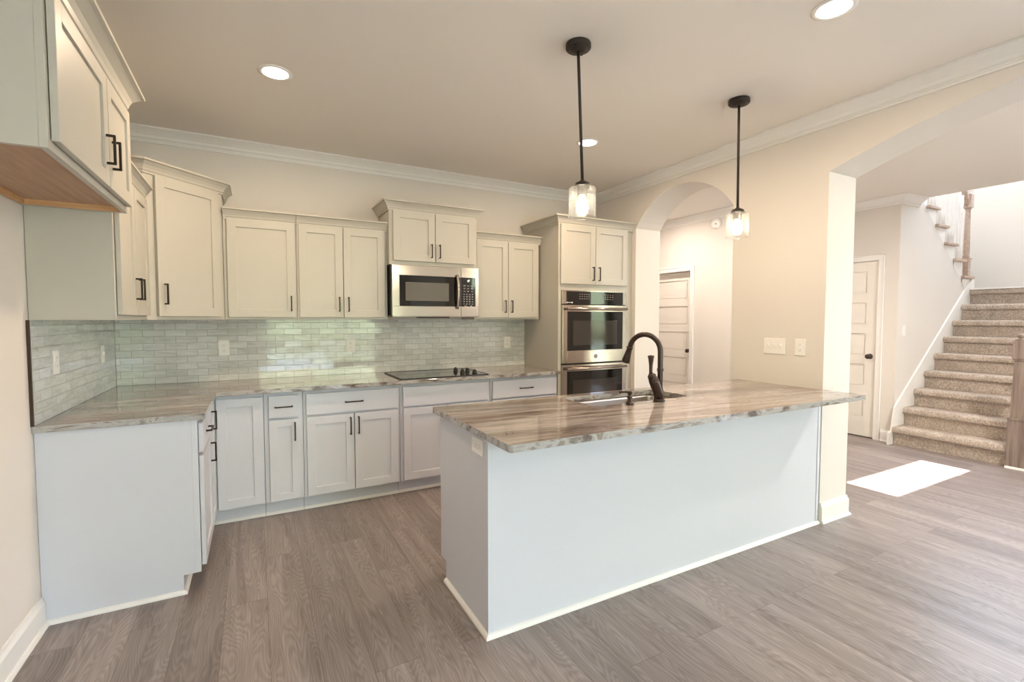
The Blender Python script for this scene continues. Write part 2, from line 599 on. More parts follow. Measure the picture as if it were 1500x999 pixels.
    def obj(self, name, mat, parent=None, **props):
        bmesh.ops.recalc_face_normals(self.bm, faces=self.bm.faces)
        if parent is not None:
            off = root_loc(parent)
            bmesh.ops.translate(self.bm, verts=self.bm.verts, vec=-off)
        me = bpy.data.meshes.new(name)
        self.bm.to_mesh(me)
        self.bm.free()
        me.materials.append(mat)
        o = bpy.data.objects.new(name, me)
        COL.objects.link(o)
        if parent is not None:
            o.parent = parent
        for k, v in props.items():
            o[k] = v
        return o


def root_loc(o):
    v = Vector((0, 0, 0))
    while o is not None:
        v = v + o.location
        o = o.parent
    return v


def thing(name, label, cat, loc=(0, 0, 0), group=None):
    o = bpy.data.objects.new(name, None)
    o.empty_display_size = 0.05
    COL.objects.link(o)
    o.location = loc
    o['label'] = label
    o['category'] = cat
    if group: o['group'] = group
    return o


def struct(name, b, mat, label=None, cat=None):
    o = b.obj(name, mat)
    o['kind'] = 'structure'
    o['label'] = label or name.replace('_', ' ')
    o['category'] = cat or name.split('_')[0]
    return o


def thing_struct(name, label, cat, loc=(0, 0, 0)):
    o = thing(name, label, cat, loc)
    o['kind'] = 'structure'
    return o


def xform(b, frame):
    """move shapes built in front view (x right, -y out, z up) to a place: frame = (origin, angle)"""
    o, a = frame
    b.bm.transform(Matrix.Translation(o) @ Matrix.Rotation(a, 4, 'Z'))
    return b


# ------------------------------------------------------------------ the room
CEIL = 2.743
RX = 4.23          # kitchen face of the arched wall
RX2 = 4.555        # hall face of the arched wall
REAR = -8.0
HX = 6.02          # hall door wall
FX = 7.14          # foyer door wall
SX = 10.1          # far stairwell wall
FRONT = -6.65      # foyer front wall
STAIR_Y = -1.66    # wall beside the stair
UP = 5.3           # stairwell height

struct('floor', B().box(-0.15, RX2, REAR - .15, 2.6, -0.12, 0).box(RX2, 10.3, FRONT - .15, 2.6, -0.12, 0), M['floor'], 'grey brown wood look plank floor')
cb = B().box(-0.15, RX2, REAR - .15, 2.6, CEIL, CEIL + .25).box(RX2, 7.54, FRONT - .15, 2.6, CEIL, CEIL + .25)
struct('ceiling', cb, M['ceiling'], 'smooth pale ceiling with recessed lights')
struct('wall_left', B().box(-0.15, 0, REAR, 0, 0, CEIL), M['wall'], 'pale wall behind the left cabinet run')
struct('wall_back', B().box(-0.15, RX2, 0, 0.15, 0, CEIL), M['wall'], 'kitchen back wall above the tile')


def arch_pts(y0, y1, spring, rise, n=28):
    """points from (y0,0) up and over to (y1,0); y0>y1; elliptical head"""
    c, a = (y0 + y1) / 2, (y0 - y1) / 2
    # circular-segment like head: superellipse between flat arc and round
    r = (a * a + rise * rise) / (2 * rise)
    pts = [(y0, 0)]
    for k in range(n + 1):
        y = y0 + (y1 - y0) * k / n
        z = spring + math.sqrt(max(0, r * r - (y - c) ** 2)) - (r - rise)
        pts.append((y, z))
    pts.append((y1, 0))
    return pts


A1 = arch_pts(-0.668, -1.765, 2.285, 0.30)
A2 = arch_pts(-2.475, -5.55, 2.36, 0.27)
outline = [(0, 0)] + A1 + A2 + [(REAR, 0), (REAR, CEIL), (0, CEIL)]
struct('wall_right', B().prism(outline, 'x', RX, RX2), M['wall'], 'wall with two arched openings')

# rear wall with the wide patio window that lights the room
PW = (1.02, 3.62, 0.06, 2.4)
rw = B().box(-0.15, PW[0], REAR - .15, REAR, 0, CEIL).box(PW[1], RX2, REAR - .15, REAR, 0, CEIL)
rw.box(PW[0], PW[1], REAR - .15, REAR, PW[3], CEIL).box(PW[0], PW[1], REAR - .15, REAR, 0, PW[2])
struct('wall_rear', rw, M['wall'])


def window(name, x0, x1, y, z0, z1, nm, axis='y'):
    fr = B()
    t = .06
    if axis == 'y':
        fr.box(x0, x0 + t, y - .05, y + .05, z0, z1).box(x1 - t, x1, y - .05, y + .05, z0, z1)
        fr.box(x0, x1, y - .05, y + .05, z0, z0 + t).box(x0, x1, y - .05, y + .05, z1 - t, z1)
        for k in range(1, nm):
            xx = x0 + (x1 - x0) * k / nm
            fr.box(xx - .03, xx + .03, y - .04, y + .04, z0 + t, z1 - t)
        gl = B().box(x0 + t, x1 - t, y - .004, y + .004, z0 + t, z1 - t)
    else:
        fr.box(y - .05, y + .05, x0, x0 + t, z0, z1).box(y - .05, y + .05, x1 - t, x1, z0, z1)
        fr.box(y - .05, y + .05, x0, x1, z0, z0 + t).box(y - .05, y + .05, x0, x1, z1 - t, z1)
        for k in range(1, nm):
            xx = x0 + (x1 - x0) * k / nm
            fr.box(y - .04, y + .04, xx - .03, xx + .03, z0 + t, z1 - t)
        gl = B().box(y - .004, y + .004, x0 + t, x1 - t, z0 + t, z1 - t)
    o = struct(name, fr, M['trim'])
    gl.obj('glass_pane', M['glass_pane'], o)


window('window_1', PW[0], PW[1], REAR - .075, PW[2], PW[3], 3)
portal(PW[0], PW[1], REAR - .16, REAR - .16, PW[2], PW[3], (0, 1, 0))

# hall and foyer shells
struct('wall_hall_far', B().box(HX, HX + .12, -0.62, 2.45, 0, CEIL), M['wall'], 'hall wall with the panel door')
struct('wall_hall_end', B().box(RX2, HX + .12, 2.45, 2.6, 0, CEIL), M['wall'])
struct('wall_hall_return', B().box(HX + .12, FX + .12, -0.62, -0.50, 0, CEIL), M['wall'])
struct('wall_kitchen_return', B().box(RX, RX2, 0, 2.45, 0, CEIL), M['wall'])
# foyer door wall; the stair wall turns off it at y = STAIR_Y
struct('wall_foyer_far', B().box(FX, FX + .12, STAIR_Y, -0.62, 0, CEIL), M['wall'], 'foyer wall with the closet door')
# the wall under the upper flight follows that flight's slope
struct('wall_stair', B().prism([(FX + .12, 0), (8.97, 0), (8.97, 1.64), (8.93, 1.70), (7.62, CEIL), (FX + .12, CEIL)], 'y', STAIR_Y, STAIR_Y + .12),
       M['wall'], 'triangular wall under the upper stair flight')
struct('wall_stairwell_far', B().box(SX, SX + .15, -5.0, -0.5, 0, 3.45).box(SX, SX + .15, -5.0, -3.0, 3.45, UP).box(SX, SX + .15, -1.0, -.5, 3.45, UP)
       .box(SX, SX + .15, -3.0, -1.0, 4.9, UP), M['wall'], 'tall white stairwell wall')
window('window_added_stairwell', -3.0, -1.0, SX + .075, 3.45, 4.9, 2, 'x')  # added high out of view to bring daylight into the stairwell
portal(SX + .16, SX + .16, -3.0, -1.0, 3.45, 4.9, (-1, 0, 0))
struct('wall_stairwell_back', B().box(7.24, SX, -0.5, -0.38, 0, UP), M['wall'])
struct('wall_stairwell_side', B().box(7.54, SX, -5.12, -5.0, 0, UP), M['wall'])
struct('wall_stairwell_upper', B().box(7.42, 7.54, -5.0, -0.5, CEIL + .25, UP), M['wall'])
struct('ceiling_stairwell', B().box(7.42, SX + .15, -5.12, -0.38, UP, UP + .15), M['ceiling'])
TR = (5.28, 6.62, 2.085, 2.335)   # transom light over the front door
fw = B().box(RX2, TR[0], FRONT - .15, FRONT, 0, CEIL).box(TR[1], 7.66, FRONT - .15, FRONT, 0, CEIL)
fw.box(TR[0], TR[1], FRONT - .15, FRONT, TR[3], CEIL).box(TR[0], TR[1], FRONT - .15, FRONT, 0, TR[2])
struct('wall_foyer_front', fw, M['wall'])
struct('wall_foyer_side', B().box(7.54, 7.66, FRONT, -6.5, 0, CEIL).box(7.54, 7.66, -5.12, -5.0, 0, CEIL).box(7.54, 7.66, -6.5, -5.12, 0, .25).box(7.54, 7.66, -6.5, -5.12, 2.4, CEIL), M['wall'])
window('window_added_foyer', -6.5, -5.12, 7.6, .25, 2.4, 2, 'x')  # unseen window added to brighten the foyer
portal(7.68, 7.68, -6.5, -5.12, .25, 2.4, (-1, 0, 0))
struct('window_3', B().box(TR[0], TR[1], FRONT - .08, FRONT - .072, TR[2], TR[3]), M['glass_pane'])
# outside
struct('patio_outside', B().box(-4, RX2 + 4, -15, REAR - .16, -.3, -.1), M['patio'], 'pale concrete patio outside')
struct('ground_outside', B().box(-40, 60, -60, REAR - .2, -.4, -.15), M['lawn'], 'lawn outside the patio window')
hb = B()  # unseen trees added to keep the sun out of the patio window
random.seed(3)
for k in range(44):
    x = -34 + k * 1.5
    r = 2.0 + random.random() * .8
    h = 11 + random.random() * 2.5
    if x + r > 4.6: h *= .42
    hb.lathe([(r * .5, 0), (r, 1.0), (r * 1.05, h * .5), (r * .8, h * .85), (r * .3, h), (.05, h + .2)], (x, -26 + random.random(), -.2), 14)
tl = hb.obj('sun_block_trees', M['leaf'])
tl['kind'] = 'stuff'; tl['label'] = 'added row of unseen trees blocking the sun beyond the lawn'; tl['category'] = 'trees'

# ---- mouldings
CROWN = [(0, CEIL - .095), (.012, CEIL - .095), (.014, CEIL - .084), (.021, CEIL - .083), (.022, CEIL - .076), (.015, CEIL - .074), (.026, CEIL - .066), (.034, CEIL - .05),
         (.056, CEIL - .032), (.072, CEIL - .022), (.078, CEIL - .016), (.09, CEIL - .012), (.09, CEIL - .0005), (0, CEIL - .0005)]
struct('trim_1', B().sweep([(0.0, REAR), (0.0, 0.0), (RX, 0.0), (RX, REAR)], CROWN, 1), M['trim'], 'white crown moulding around kitchen ceiling')
struct('trim_2', B().sweep([(HX, 2.45), (HX, -0.62)], CROWN, 1), M['trim'], 'white crown moulding in the hall')
struct('trim_3', B().sweep([(FX, -0.62), (FX, STAIR_Y), (7.535, STAIR_Y)], CROWN, 1), M['trim'], 'white crown moulding in the foyer')


def baseprof(h=.135, t=.016):
    return [(0, 0), (t + .012, 0), (t + .012, .006), (t + .006, .018), (t, .02), (t, h * .78), (t * .75, h * .86), (t * .55, h * .9), (t * .45, h), (0, h)]


struct('baseboard_left', B().sweep([(0, REAR), (0, -1.435)], baseprof()), M['trim'])
struct('baseboard_right', B().sweep([(RX + .005, -2.475), (RX2, -2.475), (RX2, -1.765)], baseprof(.14), -1 if False else 1), M['trim'], 'white baseboard around the end of the arched wall')
struct('baseboard_foyer', B().sweep([(FX, -1.54), (FX, STAIR_Y), (7.085, STAIR_Y)][:2], baseprof()), M['trim'])
struct('baseboard_hall', B().sweep([(HX, 0.16), (HX, -0.62)], baseprof()), M['trim'])


# ------------------------------------------------------------------ interior doors
def panel_door(name, label, x, yr, w, h, rec=.012, knob_right=True):
    """five-panel door in a wall at x facing -x; yr = right (near) edge of the leaf in y, leaf extends to yr+w"""
    root = thing_struct(name, label, 'door', (x, yr + w / 2, 0))
    leaf = B()
    xf = x + rec           # face of the leaf sits a little behind the casing
    st, t = .11, .035
    y0, y1 = yr, yr + w
    rails = [0.012, 0.24]
    ph = (h - .24 - .11 - 4 * .10) / 5
    leaf.box(xf, xf + t, y0, y0 + st, .012, h).box(xf, xf + t, y1 - st, y1, .012, h)
    z = .24
    leaf.box(xf, xf + t, y0 + st, y1 - st, .012, z)
    for k in range(5):
        # recessed panel with raised middle
        leaf.box(xf + .014, xf + t, y0 + st, y1 - st, z, z + ph)
        leaf.prism([(y0 + st + .016, z + .016), (y1 - st - .016, z + .016), (y1 - st - .016, z + ph - .016), (y0 + st + .016, z + ph - .016)], 'x', xf + .006, xf + .016)
        z2 = z + ph + (.10 if k < 4 else h - z - ph)
        leaf.box(xf, xf + t, y0 + st, y1 - st, z + ph, z2)
        z = z2
    leaf.obj('door_leaf', M['door_paint'], root)
    gapb = B().box(xf + .040, xf + .044, y0 - .006, y1 + .006, 0.0, h + .006)  # dark sheet behind the leaf, painting shade into the gap
    gapb.obj('door_gap_shade', M['gap'], root)
    cas = B()
    c = .062
    cas.box(x - .016, x - .0005, y0 - .004 - c, y0 - .006, 0, h + .006, .003).box(x - .016, x - .0005, y1 + .006, y1 + .004 + c, 0, h + .006, .003)
    cas.box(x - .016, x - .0005, y0 - .004 - c, y1 + .004 + c, h + .0055, h + .004 + c, .003)
    cas.box(x - .021, x, y0 - .006 - c, y0 - .006 - c + .014, 0, h + .006 + c, .003).box(x - .021, x, y1 + .006 + c - .014, y1 + .006 + c, 0, h + .006 + c, .003)
    cas.box(x - .021, x, y0 - .006 - c, y1 + .006 + c, h + .006 + c - .014, h + .006 + c, .003)
    cas.box(x - .004, xf + .038, y0 - .0065, y0 - .003, 0, h + .006).box(x - .004, xf + .038, y1 + .003, y1 + .0065, 0, h + .006).box(x - .004, xf + .038, y0 - .006, y1 + .006, h + .003, h + .0065)
    cas.obj('door_casing', M['trim'], root)
    ky = y0 + .06 if knob_right else y1 - .06
    kb = B().lathe([(.004, .012), (.031, .010), (.033, .004), (.030, -.002), (.012, -.006), (.011, -.03), (.02, -.036), (.027, -.046), (.028, -.056), (.022, -.066), (.004, -.07)], (xf, ky, .955), 24, 'x')
    kb.obj('door_knob', M['bronze'], root, label='dark bronze round knob')
    return root


# cut-outs behind doors are not needed: the leaf is set on the wall plane inside a shallow recess
def recess_wall(wname, x, y0, y1, yr, w, h):
    pass


for nm in ('wall_hall_far', 'wall_foyer_far'):
    o = bpy.data.objects[nm]
    bpy.data.meshes.remove(o.data)
struct('wall_hall_far', B().prism([(2.45, 0), (2.45, CEIL), (-0.62, CEIL), (-0.62, 0), (0.213, 0), (0.213, 2.037), (0.987, 2.037), (0.987, 0)], 'x', HX, HX + .12),
       M['wall'], 'hall wall with the panel door')
struct('wall_foyer_far', B().prism([(-0.62, 0), (-0.62, CEIL), (STAIR_Y, CEIL), (STAIR_Y, 0), (-1.467, 0), (-1.467, 2.057), (-0.693, 2.057), (-0.693, 0)], 'x', FX, FX + .12),
       M['wall'], 'foyer wall with the closet door')
panel_door('door_1', 'white five panel door seen through the small arch', HX, 0.22, .76, 2.03, .075)
panel_door('door_2', 'white panel door beside the carpeted stairs', FX, -1.46, .76, 2.05)


# ------------------------------------------------------------------ cabinet helpers
def pull_bar(length, vertical=True):
    """flat-front square bar pull in front view at origin (centre), sticks out to -y"""
    b = B()
    t, out = .009, .030
    L = length / 2
    if vertical:
        b.box(-t / 2, t / 2, -out, -out + t, -L, L, .0015)
        b.box(-t / 2, t / 2, -out + t / 2, 0, -L, -L + t, .001).box(-t / 2, t / 2, -out + t / 2, 0, L - t, L, .001)
    else:
        b.box(-L, L, -out, -out + t, -t / 2, t / 2, .0015)
        b.box(-L, -L + t, -out + t / 2, 0, -t / 2, t / 2, .001).box(L - t, L, -out + t / 2, 0, -t / 2, t / 2, .001)
    return b


def shaker(x0, x1, z0, z1, t=.02, st=.058):
    """shaker door, front view; back at y=0, front at y=-t"""
    b = B()
    b.box(x0, x0 + st, -t, 0, z0, z1, .0015).box(x1 - st, x1, -t, 0, z0, z1, .0015)
    b.box(x0 + st - .001, x1 - st + .001, -t, 0, z0, z0 + st, .0015).box(x0 + st - .001, x1 - st + .001, -t, 0, z1 - st, z1, .0015)
    b.box(x0 + st - .002, x1 - st + .002, -t + .009, -.002, z0 + st - .002, z1 - st + .002)
    return b


def slab(x0, x1, z0, z1, t=.02):
    return B().box(x0, x1, -t, 0, z0, z1, .003)


def add_door(root, frame, x0, x1, z0, z1, pull=None, st=.058, mat=None):
    d = shaker(x0, x1, z0, z1, st=st)
    d.bm.transform(Matrix.Translation((0, -.0025, 0)))
    d = xform(d, frame).obj('door', mat or M['cabinet'], root)
    if pull:
        px, pz, ln = pull
        h = pull_bar(ln)
        h.bm.transform(Matrix.Translation((px, -.0225, pz)))
        xform(h, frame).obj('handle', M['pull'], d, label='dark bar handle')
    return d


def add_drawer(root, frame, x0, x1, z0, z1, pull=True, ln=.13, mat=None):
    d = slab(x0, x1, z0, z1)
    d.bm.transform(Matrix.Translation((0, -.0025, 0)))
    d = xform(d, frame).obj('drawer', mat or M['cabinet'], root)
    if pull:
        h = pull_bar(ln, False)
        h.bm.transform(Matrix.Translation(((x0 + x1) / 2, -.0225, (z0 + z1) / 2)))
        xform(h, frame).obj('handle', M['pull'], d, label='dark bar handle')
    return d


def crown_prof(z, h=.062, p=.052):
    """cabinet crown: starts at the cabinet face at height z"""
    return [(0, z - .012), (.008, z - .012), (.009, z), (.014, z + .004), (.018, z + h * .25), (.028, z + h * .5), (p * .8, z + h * .78), (p, z + h * .84), (p, z + h), (-.012, z + h), (-.012, z - .012)]


ZB, ZT = 1.385, 2.118
F_BACK = lambda y: (Vector((0, y, 0)), 0.0)                 # faces -y; x stays world x
F_LEFT = lambda x: (Vector((x, 0, 0)), PI / 2)               # faces +x; local x -> world y
F_ISL = lambda y: (Vector((0, y, 0)), PI)                    # faces +y; local x -> -world x

# ------------------------------------------------------------------ upper cabinets
# cabinet over the refrigerator gap (deepest in view, left edge of the frame)
FZ0, FZ1 = 1.885, 2.375
c = thing('upper_cabinet', 'high two-door cabinet with bare wood underside above the empty fridge space', 'cabinet', (0.18, -1.93, FZ0), 'cabinets mounted on the walls')
bd = B().box(0.002, .345, -2.42, -2.402, FZ0, FZ1).box(0.002, .345, -1.453, -1.435, FZ0, FZ1).box(0.002, .345, -2.402, -1.453, FZ1 - .018, FZ1)
bd.box(.345, .365, -2.42, -1.435, FZ0, FZ1, .001)
bd.obj('body', M['cabinet'], c)
B().box(0.002, .345, -2.402, -1.453, FZ0 + .022, FZ0 + .034).obj('bottom_panel', M['raw_ply'], c, label='bare brown plywood underside')
ur = B().box(0.02, .345, -1.4719, -1.4531, FZ0, FZ0 + .022).box(0.002, .02, -2.402, -1.4531, FZ0, FZ0 + .022)
ur.obj('underside_rail', M['raw_rail'], c, label='honey coloured wooden rail')
fl = F_LEFT(.365)
add_door(c, fl, -2.400, -1.845, FZ0 + .027, FZ1 - .03, (-1.883, FZ0 + .165, .115))
add_door(c, fl, -1.835, -1.455, FZ0 + .027, FZ1 - .03, (-1.797, FZ0 + .165, .115))
B().sweep([(0.003, -2.42), (.365, -2.42), (.365, -1.435), (0.003, -1.435)], crown_prof(FZ1 - .005, .085, .07), 1).obj('crown_moulding', M['cabinet'], c)

# left run upper
c = thing('upper_cabinet', 'two-door upper cabinet on the left wall, its plain side facing the camera', 'cabinet', (0.15, -1.06, ZB), 'cabinets mounted on the walls')
B().box(0.002, .305, -1.43, -.692, ZB, ZT, .0015).obj('body', M['cabinet'], c)
fl = F_LEFT(.305)
add_door(c, fl, -1.405, -1.068, ZB + .025, ZT - .018, (-1.10, ZB + .165, .115))
add_door(c, fl, -1.058, -.716, ZB + .025, ZT - .018, (-1.025, ZB + .165, .115))
B().sweep([(.305, -1.43), (.305, -.694)], crown_prof(ZT - .004), 1).obj('crown_moulding', M['cabinet'], c)

# diagonal corner upper
CZ = 2.285
c = thing('upper_cabinet', 'taller diagonal corner upper cabinet with a single door', 'cabinet', (0.25, -.25, ZB), 'cabinets mounted on the walls')
B().prism([(0.002, -.002), (0.002, -.69), (.305, -.69), (.69, -.305), (.69, -.002)], 'z', ZB, CZ).obj('body', M['cabinet'], c)
dl = math.hypot(.385, .385)
fd = (Vector((.305, -.69, 0)), PI / 4)
add_door(c, fd, .060, dl - .045, ZB + .022, CZ - .02, (.098, ZB + .16, .13))
B().sweep([(0.003, -.69), (.305, -.69), (.69, -.305), (.69, -.003)], crown_prof(CZ - .005, .066, .058), 1).obj('crown_moulding', M['cabinet'], c)


def upper(label, x0, x1, z0, z1, doors, ybox=-.305, crown_path=None, ch=.062, cp=.052):
    c = thing('upper_cabinet', label, 'cabinet', ((x0 + x1) / 2, ybox / 2, z0), 'cabinets mounted on the walls')
    B().box(x0, x1, ybox, -.002, z0, z1, .0015).obj('body', M['cabinet'], c)
    for (a, b_, zz0, zz1, pull) in doors:
        add_door(c, F_BACK(ybox), a, b_, zz0, zz1, pull)
    if crown_path:
        B().sweep(crown_path, crown_prof(z1 - .004, ch, cp), 1).obj('crown_moulding', M['cabinet'], c)
    return c


upper('wide single-door upper cabinet right of the corner cabinet', .6925, 1.166, ZB, ZT,
      [(.715, 1.157, ZB + .018, ZT - .012, (1.125, ZB + .12, .115))], crown_path=[(.694, -.305), (1.166, -.305)])
upper('two-door upper cabinet left of the microwave', 1.168, 1.852, ZB, ZT,
      [(1.183, 1.501, ZB + .018, ZT - .012, (1.469, ZB + .12, .115)), (1.506, 1.828, ZB + .018, ZT - .012, (1.539, ZB + .12, .115))],
      crown_path=[(1.168, -.305), (1.852, -.305)])
MY = -.37
upper('short raised two-door cabinet directly above the microwave', 1.855, 2.634, 1.838, 2.29,
      [(1.885, 2.240, 1.870, 2.275, (2.207, 1.96, .115)), (2.245, 2.606, 1.870, 2.275, (2.278, 1.96, .115))],
      ybox=MY, crown_path=[(1.855, -.01), (1.855, MY), (2.634, MY), (2.634, -.01)], ch=.066, cp=.056)
upper('two-door upper cabinet between the microwave and the tall oven cabinet', 2.637, 3.322, ZB, ZT,
      [(2.655, 2.974, ZB + .018, ZT - .012, (2.942, ZB + .12, .115)), (2.979, 3.30, ZB + .018, ZT - .012, (3.011, ZB + .12, .115))],
      crown_path=[(2.637, -.305), (3.333, -.305)])

# ------------------------------------------------------------------ tall oven cabinet
TX0, TX1, TY, TZ = 3.336, 4.165, -.625, 2.272
c = thing('oven_cabinet', 'full-height cabinet housing the double oven beside the small arch', 'cabinet', (3.75, -.31, 0))
tb = B().box(TX0, TX0 + .02, TY, -.002, 0.0, TZ, .001).box(TX1 - .02, TX1, TY, -.002, 0.0, TZ, .001)
tb.box(TX0 + .02, TX1 - .02, TY, -.002, TZ - .02, TZ).box(TX0 + .02, TX1 - .02, -.02, -.002, .1, TZ - .02)
OX0, OX1, OZ0, OZ1 = 3.366, 4.132, .30, 1.655
tb.box(TX0 + .02, OX0, TY, TY + .02, .1, TZ - .02).box(OX1, TX1 - .02, TY, TY + .02, .1, TZ - .02)
tb.box(OX0, OX1, TY, TY + .02, OZ1, TZ - .02).box(OX0, OX1, TY, TY + .02, .1, OZ0)
tb.box(OX0, OX1, TY + .02, -.02, OZ0 - .02, OZ0).box(OX0, OX1, TY + .02, -.02, OZ1, OZ1 + .02)
tb.box(TX0 + .02, TX1 - .02, -.56, -.545, 0, .1)
tb.box(TX1, RX - .002, TY + .012, TY + .03, 0, TZ)
tb.obj('body', M['cabinet'], c)
ft = F_BACK(TY)
add_door(c, ft, 3.352, 3.745, 1.715, 2.258, (3.712, 1.815, .13))
add_door(c, ft, 3.751, 4.14, 1.715, 2.258, (3.784, 1.815, .13))
add_drawer(c, ft, 3.36, 4.14, .115, .285)
B().sweep([(TX0, -.01), (TX0, TY), (RX - .002, TY)], crown_prof(TZ - .004, .066, .056), 1).obj('crown_moulding', M['cabinet'], c)

# ------------------------------------------------------------------ base cabinets
CT0, CT1 = .884, .914
BY = -.61
FB = F_BACK(BY)
SHOE = [(0, 0), (.016, 0), (.016, .006), (.013, .013), (.008, .018), (0, .02)]


def base_body(c, x0, x1, toe=True, ybox=BY):
    b = B().box(x0, x1, ybox, -.002, .11, CT0 - .001)
    b.obj('body', M['cabinet_daylit'], c)
    if toe:
        t = B().box(x0, x1, -.545, -.53, 0, .11)
        t.obj('toe_kick', M['cabinet_daylit'], c)
        B().sweep([(x0, -.545), (x1, -.545)], SHOE, 1).obj('shoe_moulding', M['trim'], c)


W = M['cabinet_daylit']
BG = 'base cabinets under the counters'
c = thing('base_cabinet', 'corner base cabinet with full-height folding doors and no visible drawer', 'cabinet', (.3, -.3, 0), BG)
b = B().prism([(.002, -.002), (.002, -.918), (.61, -.918), (.61, -.61), (.918, -.61), (.918, -.002)], 'z', .11, CT0 - .001)
b.obj('body', W, c)
b = B().box(.53, .545, -.918, -.545, 0, .11).box(.53, .918, -.545, -.53, 0, .11)
b.obj('toe_kick', W, c)
B().sweep([(.545, -.918), (.545, -.545), (.918, -.545)], SHOE, 1).obj('shoe_moulding', M['trim'], c)
add_door(c, FB, .640, .910, .118, .856, None, mat=W)
add_door(c, F_LEFT(.61), -.910, -.640, .118, .856, (-.875, .77, .115), mat=W)

c = thing('base_cabinet', 'base cabinet closing the left counter run, plain end panel facing the camera', 'cabinet', (.3, -1.17, 0), BG)
b = B().prism([(.002, 0), (.535, 0), (.535, .095), (.61, .095), (.61, CT0 - .001), (.002, CT0 - .001)], 'y', -1.43, -1.412)
b.box(.002, .61, -1.412, -.921, .11, CT0 - .001)
b.box(.585, .6105, -1.4315, -1.412, .095, CT0 - .001, .001)
b.obj('body', W, c)
B().box(.52, .535, -1.412, -.921, 0, .11).obj('toe_kick', W, c)
B().sweep([(.012, -1.43), (.535, -1.43), (.535, -.921)], SHOE, 1).obj('shoe_moulding', M['trim'], c)
add_drawer(c, F_LEFT(.61), -1.405, -.935, .705, .858, mat=W)
add_door(c, F_LEFT(.61), -1.405, -.935, .118, .690, (-.972, .60, .115), mat=W)

c = thing('base_cabinet', 'narrow base cabinet with one small drawer over one slim door', 'cabinet', (1.04, -.3, 0), BG)
base_body(c, .921, 1.166)
add_drawer(c, FB, .949, 1.137, .702, .857, ln=.115, mat=W)
add_door(c, FB, .949, 1.140, .118, .688, (1.112, .60, .13), st=.05, mat=W)

c = thing('base_cabinet', 'base cabinet with one wide drawer above a pair of doors', 'cabinet', (1.51, -.3, 0), BG)
base_body(c, 1.169, 1.862)
add_drawer(c, FB, 1.187, 1.844, .702, .857, ln=.13, mat=W)
add_door(c, FB, 1.189, 1.514, .118, .688, (1.488, .60, .13), mat=W)
add_door(c, FB, 1.520, 1.844, .118, .688, (1.546, .60, .13), mat=W)

c = thing('base_cabinet', 'base cabinet under the cooktop with a blank drawer front', 'cabinet', (2.25, -.3, 0), BG)
base_body(c, 1.865, 2.642)
add_drawer(c, FB, 1.886, 2.624, .702, .857, pull=False, mat=W)
add_door(c, FB, 1.889, 2.252, .118, .688, (2.224, .60, .13), mat=W)
add_door(c, FB, 2.258, 2.622, .118, .688, (2.286, .60, .13), mat=W)

c = thing('base_cabinet', 'base cabinet next to the oven cabinet with a pull on its drawer', 'cabinet', (2.99, -.3, 0), BG)
base_body(c, 2.645, 3.333)
add_drawer(c, FB, 2.665, 3.318, .702, .857, ln=.13, mat=W)
add_drawer(c, FB, 2.665, 3.318, .41, .688, ln=.13, mat=W)
add_drawer(c, FB, 2.665, 3.318, .118, .396, ln=.13, mat=W)

# ------------------------------------------------------------------ counters
o = B().prism([(.002, -.002), (.002, -1.452), (.645, -1.452), (.648, -1.449), (.648, -.672), (3.334, -.672), (3.334, -.002)], 'z', CT0, CT1).obj('countertop', M['stone'])
o['label'] = 'glossy veined L-shaped stone counter along the left and back walls'
o['category'] = 'countertop'
mod = o.modifiers.new('edge', 'BEVEL'); mod.width = .004; mod.segments = 2; mod.limit_method = 'ANGLE'; mod.angle_limit = .6

IX0, IX1 = 1.716, 4.248
IY0, IY1 = -2.725, -1.835
pts = [(IX0, IY0 + .012), (IX0 + .004, IY0 + .004), (IX0 + .012, IY0), (IX1, IY0), (IX1, -2.477), (RX - .002, -2.477), (RX - .002, IY1), (IX0, IY1)]
top = B().prism(pts, 'z', CT0, CT1).obj('countertop', M['stone'])
top['label'] = 'glossy brown streaked stone slab on the peninsula, holding the sink'
top['category'] = 'countertop'
SKX0, SKX1, SKY0, SKY1 = 2.50, 3.24, -2.235, -1.915


def round_rect(x0, x1, y0, y1, r, n=6):
    p = []
    for cx_, cy_, a0 in ((x1 - r, y1 - r, 0), (x0 + r, y1 - r, PI / 2), (x0 + r, y0 + r, PI), (x1 - r, y0 + r, 1.5 * PI)):
        for k in range(n + 1):
            a = a0 + PI / 2 * k / n
            p.append((cx_ + r * math.cos(a), cy_ + r * math.sin(a)))
    return p


cut = B().prism(round_rect(SKX0, SKX1, SKY0, SKY1, .05), 'z', CT0 - .05, CT1 + .05).obj('cutter', M['stone'])
bo = top.modifiers.new('sink_hole', 'BOOLEAN')
bo.operation = 'DIFFERENCE'; bo.solver = 'EXACT'; bo.object = cut
dg = bpy.context.evaluated_depsgraph_get()
me = bpy.data.meshes.new_from_object(top.evaluated_get(dg))
top.modifiers.clear()
top.data = me
cm = cut.data
bpy.data.objects.remove(cut); bpy.data.meshes.remove(cm)
mod = top.modifiers.new('edge', 'BEVEL'); mod.width = .004; mod.segments = 2; mod.limit_method = 'ANGLE'; mod.angle_limit = .6

